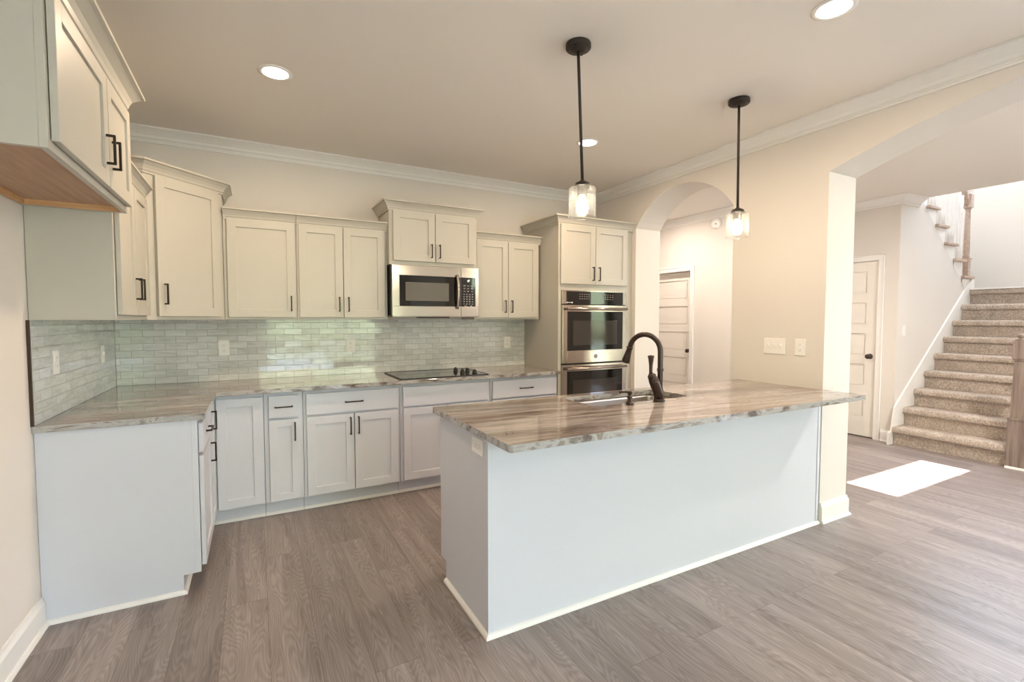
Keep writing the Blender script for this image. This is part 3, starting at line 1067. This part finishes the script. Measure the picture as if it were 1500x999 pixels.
# undermount sink
c = thing('kitchen_sink', 'steel undermount sink set into the peninsula counter', 'sink', ((SKX0 + SKX1) / 2, (SKY0 + SKY1) / 2, CT0 - .23))
b = B()
loops = []
for (grow, z, r) in ((.03, CT0 - .0015, .06), (.008, CT0 - .0015, .055), (.006, CT0 - .02, .055), (-.004, CT0 - .20, .06), (-.03, CT0 - .225, .07)):
    loops.append([b.bm.verts.new((p[0], p[1], z)) for p in round_rect(SKX0 - grow, SKX1 + grow, SKY0 - grow, SKY1 + grow, r)])
for a_, b_ in zip(loops, loops[1:]):
    for k in range(len(a_)):
        f = b.bm.faces.new((a_[k], a_[(k + 1) % len(a_)], b_[(k + 1) % len(a_)], b_[k])); f.smooth = True
b.bm.faces.new(loops[-1])
bowl = b.obj('bowl', M['sink_steel'], c)
sm = bowl.modifiers.new('wall', 'SOLIDIFY'); sm.thickness = .0012; sm.offset = -1
B().lathe([(.055, .001), (.055, .004), (.045, .005), (.04, .002), (.004, .002)], ((SKX0 + SKX1) / 2, (SKY0 + SKY1) / 2, CT0 - .225), 24).obj('drain', M['steel'], c)

# ------------------------------------------------------------------ peninsula base
c = thing('kitchen_island', 'long white peninsula base with plain back panel facing the camera', 'island', (3.0, -2.17, 0))
PX0, PX1, PYF, PYB = 1.746, RX - .004, -2.468, -1.87
B().prism([(PYF + .019, 0), (PYF + .019, CT0 - .001), (PYB, CT0 - .001), (PYB, .105), (PYB - .075, .105), (PYB - .075, 0)], 'x', PX0, PX0 + .018).obj('end_panel', W, c)
B().box(PX0 - .0015, PX1 - .03, PYF, PYF + .018, 0, CT0 - .001, .001).obj('back_panel', W, c)
B().box(PX1 - .028, PX1, PYF - .003, PYF + .016, 0, CT0 - .001, .001).obj('scribe_strip', W, c)
ib = B().box(PX0 + .019, PX1, PYF + .02, PYF + .03, .11, CT0 - .002).box(PX0 + .019, PX1, PYF + .03, PYB - .02, .11, .128)
ib.box(PX1 - .018, PX1, PYF + .03, PYB - .02, .128, CT0 - .002).box(PX0 + .019, PX1, PYB - .02, PYB, .11, .14).box(PX0 + .019, PX1, PYB - .02, PYB, .85, CT0 - .002)
for xx in (1.765, 2.42, 3.28, 4.18):
    ib.box(xx, xx + .04, PYB - .02, PYB, .14, .85)
ib.box(PX0 + .019, PX1, PYB - .09, PYB - .075, 0, .11)
ib.obj('body', W, c)
fi = F_ISL(PYB)
for (xa, xb) in ((1.775, 2.43), (2.45, 2.86), (2.87, 3.29), (3.31, 4.19)):
    add_door(c, fi, -xb, -xa, .118, .862, (-xb + .035 if xa != 2.45 else -xa - .035, .74, .13), mat=W)
B().sweep([(PX0, PYB - .08), (PX0, PYF), (PX1, PYF)], SHOE, 1).obj('shoe_moulding', M['trim'], c)

# ------------------------------------------------------------------ tile backsplash
o = B().box(.010, TX0 - .002, -.008, -.0005, CT1 + .001, ZB - .001).obj('backsplash', M['tile_back'])
o['label'] = 'glossy grey brick tile on the back wall above the counter'; o['category'] = 'backsplash'
o2 = B().box(.0005, .008, -1.446, -.0085, CT1 + .001, ZB - .001).obj('backsplash', M['tile_left'])
o2['label'] = 'short strip of grey brick tile on the left wall'; o2['category'] = 'backsplash'
et = B().box(.0008, .011, -1.458, -1.4465, CT1 + .001, ZB).obj('edge_trim', M['edge_trim'], o2, label='dark bronze metal tile edge')

# ------------------------------------------------------------------ microwave
MX0, MX1, MZ0, MZ1, MF = 1.862, 2.630, 1.412, 1.832, -.385
c = thing('microwave', 'stainless over-range microwave mounted above the cooktop', 'microwave', ((MX0 + MX1) / 2, MF / 2, MZ0))
B().box(MX0, MX1, MF, -.01, MZ0 + .012, MZ1, .002).obj('body', M['black'], c, label='black housing')
DX = MX0 + .600
fr = B()
fy0, fy1 = MF - .034, MF
fr.box(MX0, DX, fy0, fy1, MZ1 - .085, MZ1, .003).box(MX0, DX, fy0, fy1, MZ0, MZ0 + .085, .003)
fr.box(MX0, MX0 + .062, fy0, fy1, MZ0 + .084, MZ1 - .084, .002)
fr.box(DX - .002, DX, fy0 + .004, fy1, MZ0 + .002, MZ1 - .002)
d = fr.obj('door', M['steel'], c, label='brushed steel door frame')
gb = B().box(MX0 + .060, DX - .004, fy0 + .003, fy1, MZ0 + .083, MZ1 - .083, .002)
gb.obj('door_glass', M['black_glass'], d, label='black glass')
B().box(MX0 + .112, DX - .110, fy0 + .0018, fy0 + .004, MZ0 + .128, MZ1 - .138, .0008).obj('window', M['screen_grey'], d, label='grey see-through mesh window')
hx = DX - .045
hb_ = B()
pts = []
for k in range(13):
    t = k / 12
    pts.append((hx + .008, fy0 - .012 - .026 * math.sin(PI * t), MZ0 + .066 + (MZ1 - MZ0 - .132) * t))
hb_.tube(pts, .012, 12)
hb_.obj('handle', M['steel_v'], d, label='curved steel handle')
rp_ = B()
rp_.box(DX + .001, MX1, fy0, fy1, MZ1 - .085, MZ1, .003).box(DX + .001, MX1, fy0, fy1, MZ0, MZ0 + .085, .003).box(MX1 - .032, MX1, fy0, fy1, MZ0 + .084, MZ1 - .084, .002)
p_ = rp_.obj('control_frame', M['steel'], c)
B().box(DX + .001, MX1 - .031, fy0 + .002, fy1, MZ0 + .083, MZ1 - .083, .001).obj('control_panel', M['black_glass'], p_, label='black keypad panel')
kb = B()
kx0, kx1 = DX + .016, MX1 - .046
for (r_, z, ncol, w_) in ([(0, 1.678, 3, .018), (1, 1.655, 3, .018), (2, 1.630, 3, .014)] + [(k, 1.604 - .021 * k, 4, .011) for k in range(5)] + [(9, 1.503, 2, .02)]):
    for k in range(ncol):
        xx = kx0 + (kx1 - kx0) * (k + .5) / ncol
        kb.box(xx - w_ / 2, xx + w_ / 2, fy0 + .0008, fy0 + .002, z - .004, z + .004)
kb.obj('keys', M['keys'], p_, label='rows of small grey keys', kind='stuff')
B().prism([(DX + .058, 1.722), (DX + .066, 1.708), (DX + .080, 1.718), (DX + .086, 1.733), (DX + .07, 1.731)], 'y', fy0 + .0006, fy0 + .002).obj('white_patch', M['white_print'], p_, label='small white patch on the keypad panel')  # plain white patch, not emissive
vt = B().box(MX0 + .01, MX1 - .01, MF - .02, -.05, MZ0 - .006, MZ0 + .012, .002)
vt.obj('vent_plate', M['steel'], c)
B().box(MX0 + .22, MX0 + .50, MF - .018, MF + .05, MZ0 - .014, MZ0 - .006, .002).obj('vent_intake', M['black'], c, label='black intake slot')

# ------------------------------------------------------------------ double wall oven
c = thing('double_oven', 'stainless double wall oven built into the tall cabinet', 'oven', ((OX0 + OX1) / 2, TY / 2, OZ0))
B().box(OX0 + .012, OX1 - .012, TY + .03, -.04, OZ0 + .01, OZ1 - .01).obj('body', M['black'], c)
of = TY - .002
tr_ = B().box(OX0 + .001, OX1 - .001, of - .006, of + .03, OZ1 - .008, OZ1 + .002, .001)
tr_.box(OX0 + .001, OX0 + .045, of - .022, of + .03, 1.527, OZ1 - .008, .002).box(OX1 - .045, OX1 - .001, of - .022, of + .03, 1.527, OZ1 - .008, .002)
cf = tr_.obj('control_frame', M['steel'], c)
B().box(OX0 + .044, OX1 - .044, of - .02, of + .03, 1.527, OZ1 - .008, .001).obj('control_panel', M['black_glass'], cf, label='black glass control panel')
kb = B()
for r_ in range(3):
    for k in range(5):
        kb.box(3.56 + .026 * k, 3.572 + .026 * k, of - .0212, of - .02, 1.575 + .021 * r_, 1.581 + .021 * r_)
    for k in range(4):
        kb.box(3.86 + .03 * k, 3.874 + .03 * k, of - .0212, of - .02, 1.575 + .021 * r_, 1.581 + .021 * r_)
kb.obj('keys', M['keys'], cf, label='rows of small grey touch keys', kind='stuff')
B().box(3.415, 3.425, of - .0212, of - .02, 1.535, 1.548).box(3.43, 3.46, of - .0212, of - .02, 1.539, 1.544).box(3.468, 3.482, of - .0212, of - .02, 1.535, 1.548).obj('sticker', M['white_print'], cf, label='small white printed marks')


def oven_door(z0, z1, badge):
    d = B()
    gy0, gy1 = of - .030, of + .02
    gz0 = z0 + (.118 if badge else .11)
    gz1 = z1 - .062
    d.box(OX0 + .001, OX0 + .052, gy0, gy1, z0, z1, .003).box(OX1 - .052, OX1 - .001, gy0, gy1, z0, z1, .003)
    d.box(OX0 + .051, OX1 - .051, gy0, gy1, z0, gz0, .002).box(OX0 + .051, OX1 - .051, gy0, gy1, gz1, z1, .002)
    d = d.obj('oven_door', M['steel'], c)
    B().box(OX0 + .050, OX1 - .050, gy0 + .004, gy1, gz0 - .001, gz1 + .001).obj('door_glass', M['black_glass'], d, label='black glass')
    B().box(OX0 + .12, OX1 - .12, gy0 + .003, gy0 + .006, gz0 + .045, gz1 - .085, .001).obj('window', M['oven_window'], d, label='brownish inner window')
    h = B().tube([(OX0 + .03, gy0 - .036, z1 - .036), (OX1 - .03, gy0 - .036, z1 - .036)], .0135, 14)
    for xx in (OX0 + .05, OX1 - .05):
        h.box(xx - .012, xx + .012, gy0 - .036, gy0, z1 - .044, z1 - .028, .002)
    h.obj('handle', M['steel'], d, label='round steel bar handle')
    if badge:
        bz = z0 + .058
        bx = (OX0 + OX1) / 2
        g = B().lathe([(.021, 0), (.021, -.003), (.018, -.004), (.0175, -.0025), (.002, -.0025)], (bx, gy0, bz), 28, 'y')
        for k in range(4):
            a = k * PI / 2
            arc = [(bx + .0085 * math.cos(a) + .006 * math.cos(q), gy0 - .003, bz + .0085 * math.sin(a) + .006 * math.sin(q)) for q in [a + PI * j / 6 - PI / 2 for j in range(7)]]
            g.tube(arc, .0012, 6)
        g.tube([(bx - .005, gy0 - .003, bz + .004), (bx - .002, gy0 - .003, bz - .005), (bx + .002, gy0 - .003, bz + .005), (bx + .006, gy0 - .003, bz - .003)], .0013, 6)
        g.obj('emblem', M['keys'], d, label='round grey maker emblem')


oven_door(.976, 1.520, True)
oven_door(.335, .962, False)
B().box(OX0 + .003, OX1 - .003, of - .004, of + .02, .963, .975).obj('vent_gap', M['black'], c)
B().box(OX0 + .001, OX1 - .001, of - .02, of + .02, OZ0, .33, .002).obj('bottom_trim', M['steel'], c)

# ------------------------------------------------------------------ cooktop
c = thing('cooktop', 'black glass cooktop with thin dark rim set in the back counter', 'cooktop', (2.245, -.36, CT1))
B().box(1.872, 2.622, -.628, -.105, CT1 + .0005, CT1 + .007, .002).obj('glass_top', M['cooktop_glass'], c)
rim = B().box(1.868, 2.626, -.633, -.627, CT1 + .0003, CT1 + .009, .001).box(1.868, 2.626, -.106, -.100, CT1 + .0003, CT1 + .009, .001)
rim.box(1.868, 1.874, -.633, -.1, CT1 + .0003, CT1 + .009, .001).box(2.620, 2.626, -.633, -.1, CT1 + .0003, CT1 + .009, .001)
rim.obj('rim', M['black'], c)
for (x, y) in ((2.455, -.30), (2.455, -.46), (2.535, -.38), (2.535, -.54)):
    kb = B().lathe([(.021, 0), (.022, .004), (.019, .008), (.017, .024), (.015, .028), (.003, .028)], (x, y, CT1 + .007), 20)
    kb.box(x - .004, x + .004, y - .019, y + .019, CT1 + .033, CT1 + .043, .002)
    kb.obj('knob', M['black'], c, label='black control knob')

# ------------------------------------------------------------------ faucet and soap pump
fx, fy = 2.925, -2.285
c = thing('kitchen_faucet', 'dark bronze gooseneck pull-down faucet behind the sink', 'faucet', (fx, fy, CT1))
bd = B().lathe([(.033, 0), (.034, .008), (.029, .014), (.027, .02), (.026, .028)], (fx, fy, CT1), 24)
base = [Vector((fx, fy, CT1 + .02)), Vector((fx - .004, fy, CT1 + .05)), Vector((fx - .02, fy, CT1 + .085)), Vector((fx - .04, fy, CT1 + .118)), Vector((fx - .052, fy, CT1 + .138))]
bd.tube(base, [.0285, .030, .031, .0295, .0255], 20)
body = bd.obj('body', M['bronze'], c)
vp = Vector((fx - .052, fy, CT1 + .138))
dn = Vector((-.5, 0, .86)).normalized()
vb = B().tube([vp - dn * .004, vp + dn * .004, vp + dn * .006, vp + dn * .014, vp + dn * .02, vp + dn * .026, vp + dn * .034], [.0255, .0255, .022, .0245, .0225, .016, .01], 20)
vb.obj('valve_cap', M['bronze'], c)
hp = vp + dn * .03
hd = B().tube([hp, hp + Vector((0, 0, .015)), hp + Vector((0, 0, .05)), hp + Vector((0, 0, .09)), hp + Vector((0, 0, .096)), hp + Vector((0, 0, .102)), hp + Vector((0, 0, .106))], [.010, .0095, .0105, .0155, .0185, .0185, .011], 16)
hd.obj('lever_handle', M['bronze'], c)
sp = []
top_z = CT1 + .285
rr_ = .100
sp.append(Vector((fx + .004, fy, CT1 + .055)))
sp.append(Vector((fx + .006, fy, CT1 + .12)))
sp.append(Vector((fx + .006, fy, CT1 + .2)))
DIR = Vector((-.30, .954, 0))
for k in range(0, 17):
    a = PI * k / 16 * 0.93
    sp.append(Vector((fx + .006, fy, top_z)) + DIR * (rr_ - rr_ * math.cos(a)) + Vector((0, 0, rr_ * math.sin(a))))
B().tube(sp, .0152, 18).obj('spout', M['bronze'], c)
B().lathe([(.0155, 0), (.019, .001), (.019, .007), (.0165, .009), (.019, .012), (.019, .017), (.0155, .018)], (fx + .006, fy, CT1 + .175), 20).obj('collar', M['bronze'], c)
e = sp[-1]
td = (sp[-1] - sp[-2]).normalized()
sh = B().tube([e - td * .004, e, e + td * .006, e + td * .012, e + td * .03, e + td * .075, e + td * .098, e + td * .1], [.0155, .0195, .0195, .0165, .018, .0235, .0255, .021], 20)
sh.obj('spray_head', M['bronze'], c)

dx, dy = 2.715, -2.272
c = thing('soap_dispenser', 'small dark bronze soap pump beside the faucet', 'soap dispenser', (dx, dy, CT1))
B().lathe([(.022, 0), (.023, .006), (.019, .012), (.014, .02), (.012, .034), (.015, .038), (.015, .046), (.009, .05), (.009, .056)], (dx, dy, CT1), 22).obj('base', M['bronze'], c)
pb = B().lathe([(.012, 0), (.0145, .003), (.0145, .012), (.010, .017), (.003, .018)], (dx, dy, CT1 + .056), 20)
pb.tube([Vector((dx, dy, CT1 + .066)), Vector((dx - .012, dy + .03, CT1 + .067)), Vector((dx - .02, dy + .055, CT1 + .062)), Vector((dx - .022, dy + .06, CT1 + .054))], [.0075, .0065, .006, .005], 12)
pb.obj('pump_head', M['bronze'], c)


# ------------------------------------------------------------------ outlets and switches
def plate(kind, label, origin, ang, w=.072, h=.116, toggles=0, horiz=False, group=None):
    """front view: x right, -y out, centred at origin"""
    name = 'light_switch' if toggles else 'electrical_outlet'
    c = thing(name, label, 'light switch' if toggles else 'outlet', origin, group)
    fr = (Vector(origin), ang)
    if horiz: w, h = h, w
    xform(B().box(-w / 2, w / 2, -.006, 0, -h / 2, h / 2, .002), fr).obj('cover_plate', M['plate'], c)
    if toggles:
        for k in range(toggles):
            xx = (k - (toggles - 1) / 2) * .046
            tb_ = B().box(xx - .0055, xx + .0055, -.016, -.005, -.004, .014, .002)
            tb_.box(xx - .008, xx + .008, -.0068, -.005, -.018, .018, .0008)
            xform(tb_, fr).obj('toggle', M['plate'], c)
    else:
        for s in (-1, 1):
            ox, oz = (s * .02, 0) if horiz else (0, s * .02)
            r = xform(B().box(ox - .016, ox + .016, -.0075, -.005, oz - .014, oz + .014, .003), fr).obj('receptacle', M['plate'], c)
            sl = B()
            if horiz:
                sl.box(ox - .004, ox + .004, -.0079, -.0072, oz + .005, oz + .0065).box(ox - .004, ox + .004, -.0079, -.0072, oz - .0065, oz - .005)
                sl.box(ox + .008, ox + .011, -.0079, -.0072, oz - .0015, oz + .0015)
            else:
                sl.box(ox - .0065, ox - .005, -.0079, -.0072, oz - .003, oz + .006).box(ox + .005, ox + .0065, -.0079, -.0072, oz - .003, oz + .006)
                sl.box(ox - .0015, ox + .0015, -.0079, -.0072, oz - .010, oz - .007)
            xform(sl, fr).obj('slots', M['slot'], r)
    return c


OG = 'outlets on the tile'
plate('o', 'white outlet on the back tile nearest the left corner', (.665, -.008, 1.166), 0, group=OG)
plate('o', 'white outlet on the back tile between the left corner and the microwave', (1.602, -.008, 1.161), 0, group=OG)
plate('o', 'white outlet on the back tile beside the tall oven cabinet', (3.128, -.008, 1.152), 0, group=OG)
plate('o', 'white outlet on the left wall tile nearer the dark metal edge', (.008, -1.157, 1.176), PI / 2, group=OG)
plate('s', 'white switch plate on the left wall tile near the corner', (.008, -.34, 1.164), PI / 2, toggles=1)
plate('o', 'white sideways outlet on the end of the peninsula', (PX0 - .0005, -2.365, .825), -PI / 2, horiz=True)
plate('s', 'wide white three-switch plate on the wall above the peninsula', (RX, -2.132, 1.192), -PI / 2, w=.164, toggles=3)
plate('o', 'white outlet right of the three-switch plate above the peninsula', (RX, -2.318, 1.192), -PI / 2)
plate('s', 'white switch on the wall beside the carpeted stairs', (7.29, STAIR_Y, 1.26), 0, toggles=1)


# ------------------------------------------------------------------ ceiling lights
def can_light(x, y, label, energy, color=CAN_COLOR, vis=True, z=CEIL):
    c = thing('recessed_light', label, 'ceiling light', (x, y, z), 'recessed ceiling lights')
    B().lathe([(.088, -.0005), (.088, -.004), (.072, -.007), (.066, -.005), (.066, -.0005)], (x, y, z), 36).obj('trim_ring', M['trim'], c)
    B().lathe([(.066, -.001), (.066, -.0045), (.06, -.006), (.003, -.0065)], (x, y, z), 36).obj('lens', M['can_lens'], c, label='glowing lens')
    d = bpy.data.lights.new('recessed_lamp', 'AREA')
    d.shape = 'DISK'; d.size = .12
    d.energy = energy; d.color = color; d.spread = math.radians(178)
    o = bpy.data.objects.new('recessed_lamp', d); COL.objects.link(o)
    o.parent = c; o.location = (0, 0, -.012)
    return c


can_light(1.009, -1.31, 'round recessed light at the left of the kitchen ceiling', CAN_ENERGY)
can_light(3.16, -1.285, 'round recessed light seen just behind the left pendant rod', CAN_ENERGY)
can_light(3.13, -3.07, 'round recessed light cut by the top edge of the picture', CAN_ENERGY)
can_light(1.1, -5.6, 'added recessed light, unseen far behind the camera on the left', CAN_ENERGY * .2)  # unseen lamp added as weak fill from behind the camera
can_light(3.1, -5.6, 'added recessed light, unseen far behind the camera on the right', CAN_ENERGY)  # also added out of view, lights the room from behind
can_light(5.25, 0.3, 'round recessed light in the hall behind the small arch', CAN_ENERGY * 1.25, (1, .87, .77))
can_light(5.3, -1.15, 'added recessed light hidden between the hall and the foyer', CAN_ENERGY * 1.2, (1, .91, .85))  # lamp added behind the wall to light the hall door casing
can_light(5.9, -3.6, 'added recessed fill light, unseen in the foyer ceiling', CAN_ENERGY * 3.8, (1, .94, .89))  # strong unseen lamp added to lift the foyer walls and ceiling
can_light(8.9, -2.2, 'added recessed fill light, unseen high in the stairwell', CAN_ENERGY * 3.0, (1, .96, .92), z=UP)  # lamp added out of view to light the stairwell walls


# ------------------------------------------------------------------ pendants
def pendant(x, y, label, lean=0.0):
    c = thing('pendant_lamp', label, 'pendant lamp', (x, y, CEIL), 'pendants over the peninsula')
    cp = B().lathe([(.060, -.0005), (.062, -.004), (.062, -.022), (.058, -.027), (.04, -.028), (.038, -.034), (.02, -.037), (.003, -.037)], (x, y, CEIL), 36)
    for a in (.6, .6 + PI):
        cp.lathe([(.005, -.027), (.005, -.033), (.001, -.035)], (x + .048 * math.cos(a), y + .048 * math.sin(a), CEIL), 10)
    cp.obj('canopy', M['lamp_bronze'], c)
    bx = x + lean
    B().tube([(x, y, CEIL - .034), (x + lean * .03, y, CEIL - .06), (bx, y, 2.085)], .0076, 12).obj('rod', M['lamp_bronze'], c)
    B().lathe([(.009, .035), (.012, .028), (.034, .018), (.041, .004), (.041, -.003), (.026, -.005), (.024, -.04), (.022, -.043), (.003, -.043)], (bx, y, 2.053), 28).obj('socket_cap', M['lamp_bronze'], c)
    sh = B()
    n = 48
    prof = [(.040, 2.052), (.058, 2.052), (.066, 2.047), (.0685, 2.038), (.0685, 1.912), (.070, 1.905), (.070, 1.900), (.066, 1.900), (.0655, 2.036), (.062, 2.045), (.040, 2.0485)]
    rings = []
    for r, z in prof:
        rings.append([sh.bm.verts.new((bx + (r - (.0012 if k % 2 and r > .05 else 0)) * math.cos(2 * PI * k / n), y + (r - (.0012 if k % 2 and r > .05 else 0)) * math.sin(2 * PI * k / n), z)) for k in range(n)])
    for a, b_ in zip(rings, rings[1:]):
        for k in range(n):
            f = sh.bm.faces.new((a[k], a[(k + 1) % n], b_[(k + 1) % n], b_[k])); f.smooth = True
    a, b_ = rings[-1], rings[0]
    for k in range(n):
        sh.bm.faces.new((a[k], a[(k + 1) % n], b_[(k + 1) % n], b_[k]))
    sh.obj('glass_shade', M['glass_shade'], c, label='clear glass cylinder shade')
    B().lathe([(.012, 0), (.013, -.018), (.018, -.032), (.027, -.048), (.030, -.064), (.027, -.080), (.017, -.092), (.003, -.096)], (bx, y, 2.013), 24).obj('bulb', M['bulb'], c, label='glowing bulb')
    return c


pendant(2.312, -2.321, 'pendant with glass shade nearer the camera, over the sink side of the counter', .03)
pendant(3.545, -2.303, 'pendant with glass shade nearer the arched wall', .008)

# ------------------------------------------------------------------ smoke detector
c = thing('smoke_detector', 'round white smoke detector high on the hall wall', 'smoke detector', (HX, -.175, 2.585))
B().lathe([(.066, 0), (.066, -.012), (.060, -.028), (.045, -.034), (.003, -.035)], (HX, -.175, 2.585), 28, 'x').obj('cover', M['plate'], c)
B().lathe([(.009, -.034), (.009, -.037), (.002, -.038)], (HX, -.19, 2.578), 12, 'x').obj('test_button', M['slot'], c)

# ------------------------------------------------------------------ stairs
RISE, RUN, NST = .196, .232, 9
SY0, SY1 = -2.575, STAIR_Y - .018
X0 = 7.10
c = thing('staircase', 'carpeted stairs climbing away beside the foyer closet door', 'staircase', (8.0, -2.1, 0))
for k in range(NST):
    z1 = RISE * (k + 1)
    xf = X0 + RUN * k
    xb = xf + RUN + .03 if k < NST - 1 else SX - .03
    nose = .036
    prof = [(xf, RISE * k + .001), (xf, z1 - .070), (xf - nose * .6, z1 - .068), (xf - nose * .93, z1 - .058), (xf - nose, z1 - .042), (xf - nose * .93, z1 - .022), (xf - nose * .7, z1 - .007), (xf - nose * .3, z1), (xb, z1), (xb, RISE * k + .001)]
    ya = SY0 if k else SY0 - .018
    s_ = B().prism(prof, 'y', ya if k < NST - 1 else -2.9, SY1)
    s_.obj('step', M['carpet'], c)
B().box(X0 + RUN * 8 - .044, X0 + RUN * 8 - .02, -2.9, SY1, RISE * 9 - .004, RISE * 9 + .012, .003).obj('landing_edge', M['trim'], c, label='thin white strip along the landing edge')
sk = B().prism([(X0 - .10, 0), (X0 + .0, 0), (X0 + RUN * 8 + .1, RISE * 8 - .02), (X0 + RUN * 8 + .1, RISE * 9 + .155), (X0 + RUN * 8 - .02, RISE * 9 + .10), (X0 + .02, RISE + .21), (X0 - .03, .15), (X0 - .10, .137)], 'y', SY1 + .0005, STAIR_Y - .0005)
sk.obj('skirt_board', M['trim'], c, label='white sloping skirt board')
rs = B().prism([(X0, 0), (SX - .03, 0), (SX - .03, RISE * 9 - .05), (X0 + RUN * 8.3, RISE * 9 - .05), (X0 + .1, .02)], 'y', SY0 + .02, SY0 + .04)
rs.obj('stringer', M['trim'], c)

# upper flight: open stringer with wooden tread ends seen over the wall
c = thing('stair_railing', 'upper flight tread ends with white balusters and wooden handrail', 'stair railing', (8.4, STAIR_Y, 2.0))
trd = [(8.67, 9.034, 1.915), (8.419, 8.788, 2.116), (8.161, 8.536, 2.294), (7.913, 8.271, 2.488), (7.676, 8.019, 2.680), (7.43, 7.775, 2.876)]
sb = B()
for (xa, xb, z) in trd:
    xl, xr = xa + .05, xb - .045
    base_ = lambda x: 1.70 + (8.93 - x) * (CEIL - 1.70) / (8.93 - 7.62) - .01
    sb.prism([(xl, base_(xl)), (xr, base_(xr)), (xr, z - .0145), (xl, z - .0145)], 'y', STAIR_Y + .001, STAIR_Y + .03)
sb.obj('stringer', M['trim'], c, label='white stepped stringer')
for (xa, xb, z) in trd[:5]:
    B().box(xa + .04, xb - .02, STAIR_Y - .035, STAIR_Y + .95, z - .014, z + .016, .004).obj('tread', M['rail_wood'], c, label='wooden tread end')


def hrz(x):   # handrail height over x
    return 2.84 + (8.80 - x) * .78


nb = 0
for (xa, xb, z) in trd[1:]:
    for dx_ in (.09, .18, .27):
        x = xa + dx_
        if abs(x - 8.79) < .06: continue
        zt = min(hrz(x), 3.9)
        L = zt - z - .016
        z0 = z + .016
        bb = B().lathe([(.013, 0), (.013, L * .18), (.009, L * .2), (.012, L * .24), (.007, L * .28), (.010, L * .5), (.007, L * .74), (.011, L * .76), (.008, L * .8), (.011, L * .84), (.011, L)], (x, STAIR_Y + .01, z0), 10)
        bb.obj('baluster', M['trim'], c, label='white turned baluster')
hr = B().tube([(8.86, STAIR_Y + .01, hrz(8.86) - .0), (8.80, STAIR_Y + .01, hrz(8.8) + .06), (8.7, STAIR_Y + .01, hrz(8.7) + .10), (7.6, STAIR_Y + .01, hrz(7.6) + .10)], .028, 14)
hr.obj('handrail', M['rail_wood'], c, label='light brown handrail')
nw = B()
NX, NY = 8.86, STAIR_Y + .01
nw.box(NX - .036, NX + .036, NY - .036, NY + .036, 1.93, 2.16, .003)
nw.box(NX - .044, NX + .044, NY - .044, NY + .044, 2.14, 2.16, .003)
nw.lathe([(.034, 0), (.036, .02), (.030, .04), (.033, .10), (.026, .55), (.024, .60), (.032, .61), (.032, .63)], (NX, NY, 2.16), 20)
nw.box(NX - .041, NX + .041, NY - .041, NY + .041, 2.79, 2.955, .004)
nw.obj('newel_post', M['rail_wood'], c)
B().lathe([(.045, 0), (.03, .012), (.03, .022), (.042, .034), (.044, .046), (.036, .06), (.01, .068)], (NX, NY, 2.96), 20).obj('newel_cap', M['trim'], c, label='white rounded newel cap')

# newel at the foot of the stairs
nx, ny = 7.095, -2.66
c = thing('newel_post', 'grey stained square newel post at the foot of the stairs, cut by the right edge', 'newel post', (nx, ny, 0))
nb_ = B().box(nx - .062, nx + .062, ny - .062, ny + .062, 0, .47, .004)
nb_.box(nx - .066, nx + .066, ny - .066, ny + .066, .45, .475, .004)
nb_.obj('base_block', M['newel_wood'], c)
sh_ = B()
a, b_ = .05, .04
vs0 = [sh_.bm.verts.new((nx + sx * a, ny + sy * a, .475)) for sx, sy in ((-1, -1), (1, -1), (1, 1), (-1, 1))]
vs1 = [sh_.bm.verts.new((nx + sx * b_, ny + sy * b_, 1.02)) for sx, sy in ((-1, -1), (1, -1), (1, 1), (-1, 1))]
for k in range(4):
    sh_.bm.faces.new((vs0[k], vs0[(k + 1) % 4], vs1[(k + 1) % 4], vs1[k]))
sh_.bm.faces.new(vs0[::-1]); sh_.bm.faces.new(vs1)
sh_.box(nx - .05, nx + .05, ny - .05, ny + .05, 1.005, 1.02, .003)
sh_.obj('shaft', M['newel_wood'], c)
B().box(nx - .054, nx + .054, ny - .054, ny + .054, 1.02, 1.19, .004).obj('top_block', M['newel_wood'], c)
B().lathe([(.05, 0), (.052, .008), (.035, .014), (.028, .022), (.036, .032), (.042, .045), (.034, .058), (.01, .064)], (nx, ny, 1.19), 22).obj('finial', M['newel_wood'], c, label='rounded wooden finial')
B().sweep([(nx - .062, ny + .062), (nx - .062, ny - .062), (nx + .062, ny - .062)], SHOE, 1).obj('shoe_moulding', M['trim'], c, label='white shoe moulding')
